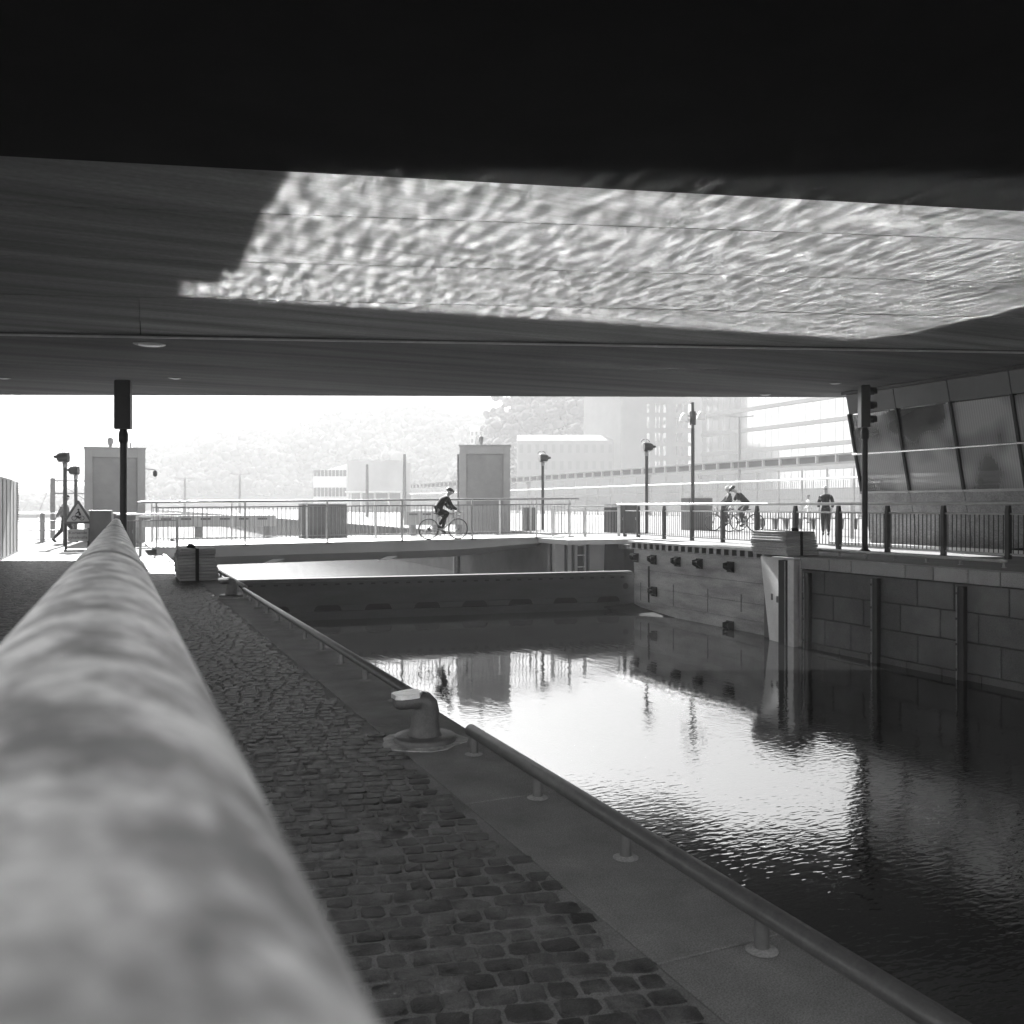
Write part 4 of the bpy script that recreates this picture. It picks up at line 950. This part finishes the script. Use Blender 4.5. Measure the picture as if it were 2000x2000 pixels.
upr = dict(stand); upr.update(pelvis=(-.18, 0, .98), chest=(-.12, 0, 1.32), neck=(-.10, 0, 1.46), head=(-.08, 0, 1.58), sh_l=(-.12, .18, 1.36), sh_r=(-.12, -.18, 1.36), el_l=(.04, .25, 1.13), el_r=(.04, -.25, 1.13), ha_l=(.30, .2, 1.0), ha_r=(.30, -.2, 1.0),
    hip_l=(-.17, .09, .95), kn_l=(.10, .11, .72), an_l=(.0, .12, .29), to_l=(.12, .12, .22), hip_r=(-.17, -.09, .95), kn_r=(.12, -.11, .84), an_r=(-.20, -.12, .44), to_r=(-.09, -.12, .37))
person('upright rider in dark shirt just left of the stooping cyclist', bp, yaw, upr, 'cloth_dark', 'cloth_dark', 'cloth_pale', 'hair', scale=1.12)
pp = on_z(1613, 1046, ZR)
person('pedestrian in black walking towards the camera behind the quay railing', (pp.x, pp.y, ZR), -TH - math.pi / 2 - .45, stand, 'cloth_black', 'cloth_black', 'cloth_pale', 'hair', scale=1.02)
pp = on_z(1580, 1022, ZR)
person('faint distant pedestrian in pale top left of the walking pedestrian', (pp.x, pp.y, ZR), -TH + math.pi, stand, 'cloth_pale', 'cloth_pale', 'cloth_mid', 'hair')
stride = dict(stand); stride.update(kn_l=(.22, .1, .52), an_l=(.30, .1, .10), to_l=(.44, .1, .06), kn_r=(-.08, -.1, .5), an_r=(-.38, -.1, .16), to_r=(-.28, -.1, .05), ha_r=(-.25, -.25, .95), el_r=(-.16, -.25, 1.12), ha_l=(.28, .22, 1.0))
pp = at_depth(127, 1050, 33)
person('person walking behind the warning sign, mostly hidden by it', (pp.x, pp.y, 0), R(-5), stride, 'cloth_mid', 'cloth_dark', 'cloth_dark', 'hair')

# ================================================================== LEANING GLASS PAVILION, RIGHT
gp = thing('glass_pavilion', 'outward leaning glazed pavilion with stone base under the bridge at right', 'building', (17.7, 10, ZR)); off = (17.7, 10, ZR)
def fx(z): return 17.32 + (4.25 - z) * .2235
mu = [17.71 - 1.535 * k for k in range(14)]
def slab(name, m, y0, y1, z0, z1, t0=0.0, t1=.06, parent=gp, zb0=None, zb1=None):
    """leaning slab on the facade plane, t = depth behind the plane"""
    a0 = zb0 if zb0 is not None else z0; a1 = zb1 if zb1 is not None else z0
    f = [(fx(a0) + t0, y0, a0), (fx(a1) + t0, y1, a1), (fx(z1) + t0, y1, z1), (fx(z1) + t0, y0, z1)]
    b = [(fx(a0) + t1, y0, a0), (fx(a1) + t1, y1, a1), (fx(z1) + t1, y1, z1), (fx(z1) + t1, y0, z1)]
    return MB(off).hexa(f, b).build(name, m, parent)
def zbot(y): return .32 + (max(0, 14.4 - y) / 3.6) ** 1.6 * .8
for a, b in zip(mu, mu[1:]):
    slab('fascia_panel', 'facade_panel', b + .012, a - .012, 3.73, 4.21, 0, .08)
    slab('glass_pane', 'glass', b + .03, a - .03, 2.73, 3.70, .03, .05)
    slab('glass_pane', 'glass', b + .03, a - .03, 1.74, 2.67, .03, .05)
    z0, z1 = min(1.55, zbot(b)), min(1.55, zbot(a))
    slab('stone_panel', 'facade_stone', b + .008, a - .008, .3, 1.68, 0, .12, gp, z0, z1)
for y in mu:
    slab('mullion', 'mullion', y - .03, y + .03, 1.68, 3.73, -.03, .12)
y0_, y1_ = mu[-1], mu[0] + .06
slab('cornice', 'mullion', y0_, y1_, 4.215, 4.285, -.08, .3)
MB(off).tube([(fx(2.7) - .04, y0_, 2.7), (fx(2.7) - .04, y1_, 2.7)], .03, 12).build('reflection_rail', 'polished', gp)  # added rail standing in for the bright horizon reflected in the glass
slab('sill_rail', 'galv_light', y0_, y1_, 1.685, 1.735, -.03, .08)
slab('lower_bar', 'galv_light', y0_, y1_, 2.0, 2.03, .052, .08)
MB(off).box(17.7, 27, y0_, y1_, 4.22, 4.28).build('roof', 'mullion', gp)
MB(off).box(21.4, 21.6, y0_, y1_, .3, 4.2).build('back_wall', 'interior', gp)
MB(off).box(18.2, 21.4, y0_, y1_, 1.4, 1.55).build('floor', 'interior', gp)
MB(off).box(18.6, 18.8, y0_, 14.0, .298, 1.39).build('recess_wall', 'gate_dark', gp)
MB(off).box(18.0, 21.4, y1_ - .05, y1_ - .02, 1.56, 4.2).build('end_glass', 'glass', gp)
for k, y in enumerate((17.0, 15.3, 13.6, 12.2, 10.4, 8.2)):
    MB(off).bar((18.9, y, 1.56), (18.5, y + .22, 4.2), .2, .26).build('leaning_column', 'interior_pale', gp)
    if k % 2 == 0: MB(off).box(20.1, 20.9, y - .7, y + .3, 1.56, 2.4).build('counter', 'interior_pale', gp)
# stone flush kerb line in front of it
tag(link('kerb_strip', MB((19.6, 14, ZR)).box(17.5, 17.7, 5, 18.5, ZR + .002, ZR + .12).mesh('kerb_strip', 'white_paint'), None, (19.6, 14, ZR)), 'pale kerb strip on the ground in front of the glass pavilion', 'kerb')

# small street furniture on the opposite plaza
for k, (px, lab) in enumerate(((1500, 'slim bollard pair nearest the stooping cyclist'), (1548, 'slim bollard pair left of the walking pedestrian'), (1600, 'slim bollard pair right behind the walking pedestrian'), (1655, 'slim bollard pair left of the right signal'))):
    p = on_z(px, 1033, ZR); t = thing('bench', 'low dark plaza bench, ' + ['nearest the stooping cyclist', 'second from the stooping cyclist', 'behind the walking pedestrian', 'nearest the right signal'][k], 'bench', (p.x, p.y, ZR), -TH, 'plaza benches behind the railing')
    for x in (-.32, .32): MB().prism([(x - .06, 0), (x + .06, 0), (x + .1, .46), (x - .1, .46)], 'y', -.2, .2).build('leg', 'cabinet', t)
    MB().box(-.75, .75, -.22, .22, .462, .52).build('seat', 'pale_steel', t)
p = on_z(1664, 1052, ZR); t = thing('plaza_post', 'thin pale post standing left of the right signal', 'post', (p.x, p.y, ZR))
MB().tube([(0, 0, 0), (0, 0, 1.1)], .07, 12).build('shaft', 'galv_light', t); MB().lathe([(.075, 1.1), (.07, 1.15), (.02, 1.18)], n=12).build('cap', 'galv', t)

# ================================================================== FAR SIDE OF THE HARBOUR
# wing wall under the footbridge
t = thing('wing_wall', 'panelled quay wall with columns seen below the cycle bridge at right', 'wall', (12, 33, ZO)); 
pts_ = [on_y(x, 1105, Y) for x, Y in ((885, 36.5), (912, 35.2), (945, 34.0), (982, 32.8), (1025, 31.6), (1070, 30.6), (1110, 29.8))]
for a, b in zip(pts_, pts_[1:]):
    MB((12, 33, ZO)).hexa([(a.x, a.y, -2.4), (b.x, b.y, -2.4), (b.x + .25, b.y + .1, -2.4), (a.x + .25, a.y + .1, -2.4)], [(a.x, a.y, .0), (b.x, b.y, .0), (b.x + .25, b.y + .1, .0), (a.x + .25, a.y + .1, .0)]).build('wall_panel', 'galv_light', t)
    MB((12, 33, ZO)).box(a.x - .12, a.x + .02, a.y - .14, a.y, -2.4, .02).build('column', 'post_paint', t)
a, b = pts_[0], pts_[-1]
MB((12, 33, ZO)).bar((a.x - .1, a.y - .05, -.02), (b.x - .1, b.y - .05, .06), .35, .16).build('cap_beam', 'galv', t)
# elevated service walkway across the background at right
t = thing('service_walkway', 'long ribbed elevated walkway crossing the background at right', 'walkway', (60, 110, ZR)); off = (60, 110, ZR)
MB(off).box(60.2, 61.6, 52, 230, 5.25, 5.4).build('lower_chord', 'galv', t)
MB(off).box(60.0, 61.8, 52, 230, 6.0, 6.15).build('upper_chord', 'galv', t)
MB(off).box(60.5, 60.6, 52, 230, 5.41, 5.99).build('infill', 'post_paint', t)
rib = MB().box(-.35, -.05, -.07, .07, 5.38 - ZR, 6.02 - ZR).mesh('rib', 'pale_steel')
for k in range(70): link('rib', rib, t, (.3, 52.5 + k * 2.5 - 110, 0))
for y in (60, 95, 130, 165, 200): MB(off).box(60.6, 61.2, y - .3, y + .3, ZR, 5.24).build('pier', 'galv', t)
# mesh site fence below it
t = thing('site_fence', 'tall pale mesh fence with white rail across the background plaza', 'fence', (57, 100, ZR)); off = (57, 100, ZR)
MB(off).tube([(56.9, 48, 3.75), (56.9, 200, 3.9)], .08, 8).build('white_rail', 'white_paint', t)
for z in (.9, 2.0, 2.9): MB(off).box(56.97, 57.03, 48, 200, z - .03, z + .03).build('rail', 'mesh_fence', t)
pst = MB().box(-.06, .06, -.06, .06, 0, 4.4).mesh('post', 'mesh_fence')
for k in range(50): link('post', pst, t, (0, 48 + k * 3.1 - 100, 0))
vb = MB(off)
for k in range(560): y = 48 + k * .27; vb.box(56.99, 57.01, y - .03, y + .03, ZR, 3.6 + .6 * (k % 9 == 0))
tag(vb.build('mesh_wires', 'mesh_fence', t), kind='stuff')

# glass office building, facade parallel to the lock
t = thing('office_building', 'hazy glass office block with banded floors behind the tall lamp post', 'building', (146, 168, ZR)); off = (146, 168, ZR)
MB(off).box(140.4, 175, 84, 193, ZR, 47).build('core', 'glass_band', t)
for k in range(8):
    z = 5.15 + 4.97 * k; MB(off).box(139.7, 140.38, 84, 193, z - .75, z + .05).build('floor_band', 'glass_band', t)
pn = MB().box(-.08, 0, -1.04, 1.04, .1, 4.05).mesh('window_pane', 'window')
for k in range(1, 8):
    for i in range(30): link('window_pane', pn, t, (140.2 - 146, 191.9 - i * 2.24 - 168, 5.15 + 4.97 * (k - 1) + .02 - ZR))
# brick block to its left
Yb = 200
xa, xb = on_y(1213, 900, Yb).x, on_y(1371, 900, Yb).x
t = thing('brick_building', 'hazy brick block with rows of bright windows left of the glass office', 'building', ((xa + xb) / 2, Yb + 6, ZR)); off = ((xa + xb) / 2, Yb + 6, ZR)
MB(off).box(xa, xb, Yb, Yb + 20, ZR, 38).build('wall', 'brick_far', t)
for py0, py1 in ((746, 776), (789, 806), (815, 836), (846, 864), (872, 890), (900, 915)):
    for px0, px1 in ((1263, 1268), (1279, 1282), (1286, 1289), (1295, 1300), (1320, 1324), (1331, 1335), (1344, 1349)):
        p0, p1 = on_y(px0, py1, Yb), on_y(px1, py0, Yb)
        wq = MB(off).box(p0.x, p1.x, Yb - .06, Yb - .005, p0.z, p1.z).build('window', 'window', t)

# pale harbour hall with arched windows, flat shed, masts
def far_box(px0, px1, pytop, d, depth_m, m):
    a, b = at_depth(px0, pytop, d), at_depth(px1, pytop, d); n = V(S_, C_, 0) * depth_m
    return a, b, n
t = thing('harbour_hall', 'faint white hall with a row of windows across the harbour', 'building', at_depth(645, 989, 205)); o = tuple(at_depth(645, 989, 205))
a, b, n = far_box(612, 677, 906, 205, 12, '')
MB(o).hexa([V(a.x, a.y, -1), V(b.x, b.y, -1), V(b.x, b.y, -1) + n, V(a.x, a.y, -1) + n], [a - V(0, 0, 2.2), b, b + n, a + n - V(0, 0, 2.2)]).build('wall', 'white_paint', t)
for i in range(9):
    f = (i + .5) / 9; c = a.lerp(b, f)
    for z0, z1 in ((8.2, 9.6), (3.6, 5.6)):
        u = (b - a).normalized() * .35; u.z = 0
        MB(o).hexa([V(c.x, c.y, z0) - u - n * .008, V(c.x, c.y, z0) + u - n * .008, V(c.x, c.y, z0) + u, V(c.x, c.y, z0) - u], [V(c.x, c.y, z1) - u - n * .008, V(c.x, c.y, z1) + u - n * .008, V(c.x, c.y, z1) + u, V(c.x, c.y, z1) - u]).build('window', 'cabinet', t)
t = thing('ferry_shed', 'faint flat roofed shed with canopy right of the white hall', 'building', at_depth(730, 989, 170)); o = tuple(at_depth(730, 989, 170))
a, b, n = far_box(679, 786, 899, 170, 14, '')
MB(o).hexa([V(a.x, a.y, 4.2), V(b.x, b.y, 4.2), V(b.x, b.y, 4.2) + n, V(a.x, a.y, 4.2) + n], [a, b, b + n, a + n]).build('upper_wall', 'pale_building', t)
MB(o).hexa([V(a.x, a.y, 3.9) - n * .2, V(b.x, b.y, 3.9) - n * .2, V(b.x, b.y, 3.9), V(a.x, a.y, 3.9)], [V(a.x, a.y, 4.19) - n * .2, V(b.x, b.y, 4.19) - n * .2, V(b.x, b.y, 4.19), V(a.x, a.y, 4.19)]).build('canopy', 'white_paint', t)
MB(o).hexa([V(a.x, a.y, -1) + n * .3, V(b.x, b.y, -1) + n * .3, V(b.x, b.y, -1) + n, V(a.x, a.y, -1) + n], [V(a.x, a.y, 3.89) + n * .3, V(b.x, b.y, 3.89) + n * .3, V(b.x, b.y, 3.89) + n, V(a.x, a.y, 3.89) + n]).build('lower_wall', 'galv', t)
for f in (.02, .25, .5, .75, .98):
    c = a.lerp(b, f); MB(o).tube([(c.x, c.y, -1), (c.x, c.y, 3.9)], .22, 8).build('column', 'white_paint', t)
for k, (px, pt, d, lab) in enumerate(((717, 907, 90, 'thin mast in front of the flat roofed shed'), (790, 887, 80, 'taller thin mast left of the cyclist'), (468, 927, 140, 'faint lamp mast above the left half of the bridge railing'), (361, 935, 140, 'faint lamp mast above the left end of the bridge railing'), (1444, 815, 95, 'faint twin arm lamp mast in front of the glass office'))):
    p = at_depth(px, pt, d); zg_ = ZR if px > 1000 else -2
    t = thing('mast', lab, 'mast', (p.x, p.y, zg_), 0, 'thin masts across the harbour')
    MB().tube([(0, 0, 0), (0, 0, p.z - zg_)], [.2, .13] if d < 100 else [.22, .16], 8).build('pole', 'galv', t)
    if k >= 2:
        for sg in (-1, 1): MB().bar((0, 0, p.z - zg_), (lat.x * sg * 1.6, lat.y * sg * 1.6, p.z - zg_ + .15), .12, .1).build('arm', 'galv', t)

# hills behind the harbour
def hill(name, prof, dep, foot, bump_, seed):
    me_v, me_f = [], []; xs_ = [prof[0][0] + i * 10 for i in range(int((prof[-1][0] - prof[0][0]) / 10) + 1)]
    def hgt(px):
        for (x0, y0), (x1, y1) in zip(prof, prof[1:]):
            if x0 <= px <= x1: f = (px - x0) / (x1 - x0); return y0 + (y1 - y0) * f
        return prof[-1][1]
    rowsN = 14
    for px in xs_:
        top = at_depth(px, hgt(px), dep)
        for j in range(rowsN + 4):
            f = j / rowsN
            if f <= 1:
                d = foot + (dep - foot) * f; z = -2 + (top.z - 6 + 2) * (f ** .75)
            else:
                d = dep + (f - 1) * 160; z = -2 + (top.z - 4) * max(0, 1 - (f - 1) * 3.4)
            q = at_depth(px, 989, d); z += noise.noise(V(q.x * .03, q.y * .03, seed)) * bump_ * min(1, f * 2)
            me_v.append((q.x, q.y, z))
    M = rowsN + 4
    for i in range(len(xs_) - 1):
        for j in range(M - 1): me_f.append((i * M + j, (i + 1) * M + j, (i + 1) * M + j + 1, i * M + j + 1))
    me = bpy.data.meshes.new(name); me.from_pydata(me_v, [], me_f); me.materials.append(MATS['hill'])
    tag(link(name, me), kind='structure')
    return me_v, M, len(xs_)
mainp = [(-60, 986), (150, 968), (230, 930), (272, 884), (340, 866), (400, 845), (450, 838), (493, 835), (565, 833), (589, 825), (620, 814), (674, 806), (708, 800), (736, 810), (762, 792), (814, 790), (840, 796), (866, 808), (900, 808), (945, 806), (979, 801), (1100, 790), (1240, 790)]
hv1, M1, n1 = hill('hillside', mainp, 430, 330, 5, 1.0)
nearp = [(905, 940), (950, 850), (984, 785), (1010, 752), (1060, 735), (1150, 720), (1300, 715), (1500, 730)]
hv2, M2, n2 = hill('hillside', nearp, 300, 240, 4, 5.0)
tr = MB(); rr = random.Random(5)
bm = bmesh.new(); bmesh.ops.create_icosphere(bm, subdivisions=1, radius=1); ico = [v_.co.copy() for v_ in bm.verts]; icof = [tuple(v_.index for v_ in f.verts) for f in bm.faces]; bm.free()
tv, tf = [], []
def clump(p, s):
    k = len(tv)
    for c in ico:
        q = 1 + rr.uniform(-.3, .3); tv.append((p[0] + c.x * s * q, p[1] + c.y * s * q, p[2] + c.z * s * q * .9))
    tf.extend(tuple(i + k for i in f) for f in icof)
for hv, M, n, cnt, s0 in ((hv1, M1, n1, 4200, 2.4), (hv2, M2, n2, 2200, 1.8)):
    for _ in range(cnt):
        i, j = rr.randrange(n), rr.randrange(2, 15); p = hv[i * M + j]
        p = (p[0] + rr.uniform(-5, 5), p[1] + rr.uniform(-5, 5), p[2] + rr.uniform(0, 2))
        s = s0 * rr.uniform(.5, 1.3)
        for _2 in range(3): clump((p[0] + rr.uniform(-s, s), p[1] + rr.uniform(-s, s), p[2] + s * rr.uniform(.2, 1.2)), s * rr.uniform(.5, .9))
tm = bpy.data.meshes.new('hillside_trees'); tm.from_pydata(tv, [], tf); tm.polygons.foreach_set('use_smooth', [True] * len(tf)); tm.materials.append(MATS['foliage'])
tag(link('hillside_trees', tm), 'hazy mass of trees covering the hill across the harbour', 'trees', kind='stuff')
# houses on the hill
def far_house(label, px0, px1, py0, py1, d, m='pale_building', nw=4, nf=2, name='hill_house'):
    a, b = at_depth(px0, py1, d), at_depth(px1, py1, d); top = at_depth(px0, py0, d).z; n_ = V(S_, C_, 0) * 10; o = tuple(a)
    t = thing(name, label, 'building', o)
    MB(o).hexa([a - V(0, 0, 6), b - V(0, 0, 6), b + n_ - V(0, 0, 6), a + n_ - V(0, 0, 6)], [V(a.x, a.y, top), V(b.x, b.y, top), V(b.x, b.y, top) + n_, V(a.x, a.y, top) + n_]).build('wall', m, t)
    mid0, mid1 = V(a.x, a.y, top + 1.8) + n_ * .5, V(b.x, b.y, top + 1.8) + n_ * .5
    MB(o).add([V(a.x, a.y, top), V(b.x, b.y, top), V(b.x, b.y, top) + n_, V(a.x, a.y, top) + n_, mid0, mid1], [(0, 1, 5, 4), (2, 3, 4, 5), (0, 4, 3), (1, 2, 5)]).build('roof', 'roof', t)
    for i in range(nw):
        for k in range(nf):
            c = a.lerp(b, (i + .5) / nw); zc_ = a.z + (top - a.z) * (k + .5) / nf; u = (b - a) / nw * .22; hh = (top - a.z) / nf * .25; c = c - n_ * .006
            MB(o).add([V(c.x, c.y, zc_ - hh) - u, V(c.x, c.y, zc_ - hh) + u, V(c.x, c.y, zc_ + hh) + u, V(c.x, c.y, zc_ + hh) - u], [(0, 1, 2, 3)]).build('window', 'cabinet', t)
far_house('faint square tower on the hill ridge', 642, 673, 784, 830, 425, 'brick_far', 3, 3, 'ridge_tower')
far_house('faint pale house on the slope below the ridge tower', 590, 640, 826, 846, 412, 'white_paint', 6, 2)
far_house('faint pale house on the slope right of the ridge tower', 682, 700, 822, 836, 410, 'white_paint', 3, 1)
far_house('faint long white house on the near slope right of the pale tower', 1072, 1126, 826, 842, 272, 'white_paint', 7, 2)
far_house('faint terraced house above the pale tower', 918, 985, 840, 868, 299, 'pale_building', 8, 2)
far_house('faint low warehouse at the foot of the near slope', 1010, 1200, 860, 925, 235, 'brick_far', 12, 2)
tag(MB().box(-160, 14.0, 235, 640, -3, -.5).build('far_shore', 'plaza'), kind='structure')

# ================================================================== HAZE
hz = MB().box(-600, 700, -60, 655, -6.2, 66)
hm = bpy.data.materials.new('haze'); hm.use_nodes = True; n, l = hm.node_tree.nodes, hm.node_tree.links
n.remove(n['Principled BSDF']); pv = n.new('ShaderNodeVolumePrincipled'); pv.inputs['Color'].default_value = (.80, .80, .80, 1); pv.inputs['Density'].default_value = .0019; pv.inputs['Anisotropy'].default_value = -.1
l.new(pv.outputs[0], n['Material Output'].inputs['Volume']); MATS['haze'] = hm
tag(hz.build('haze', 'haze'), 'thin bright morning haze filling the air', 'haze', kind='stuff')
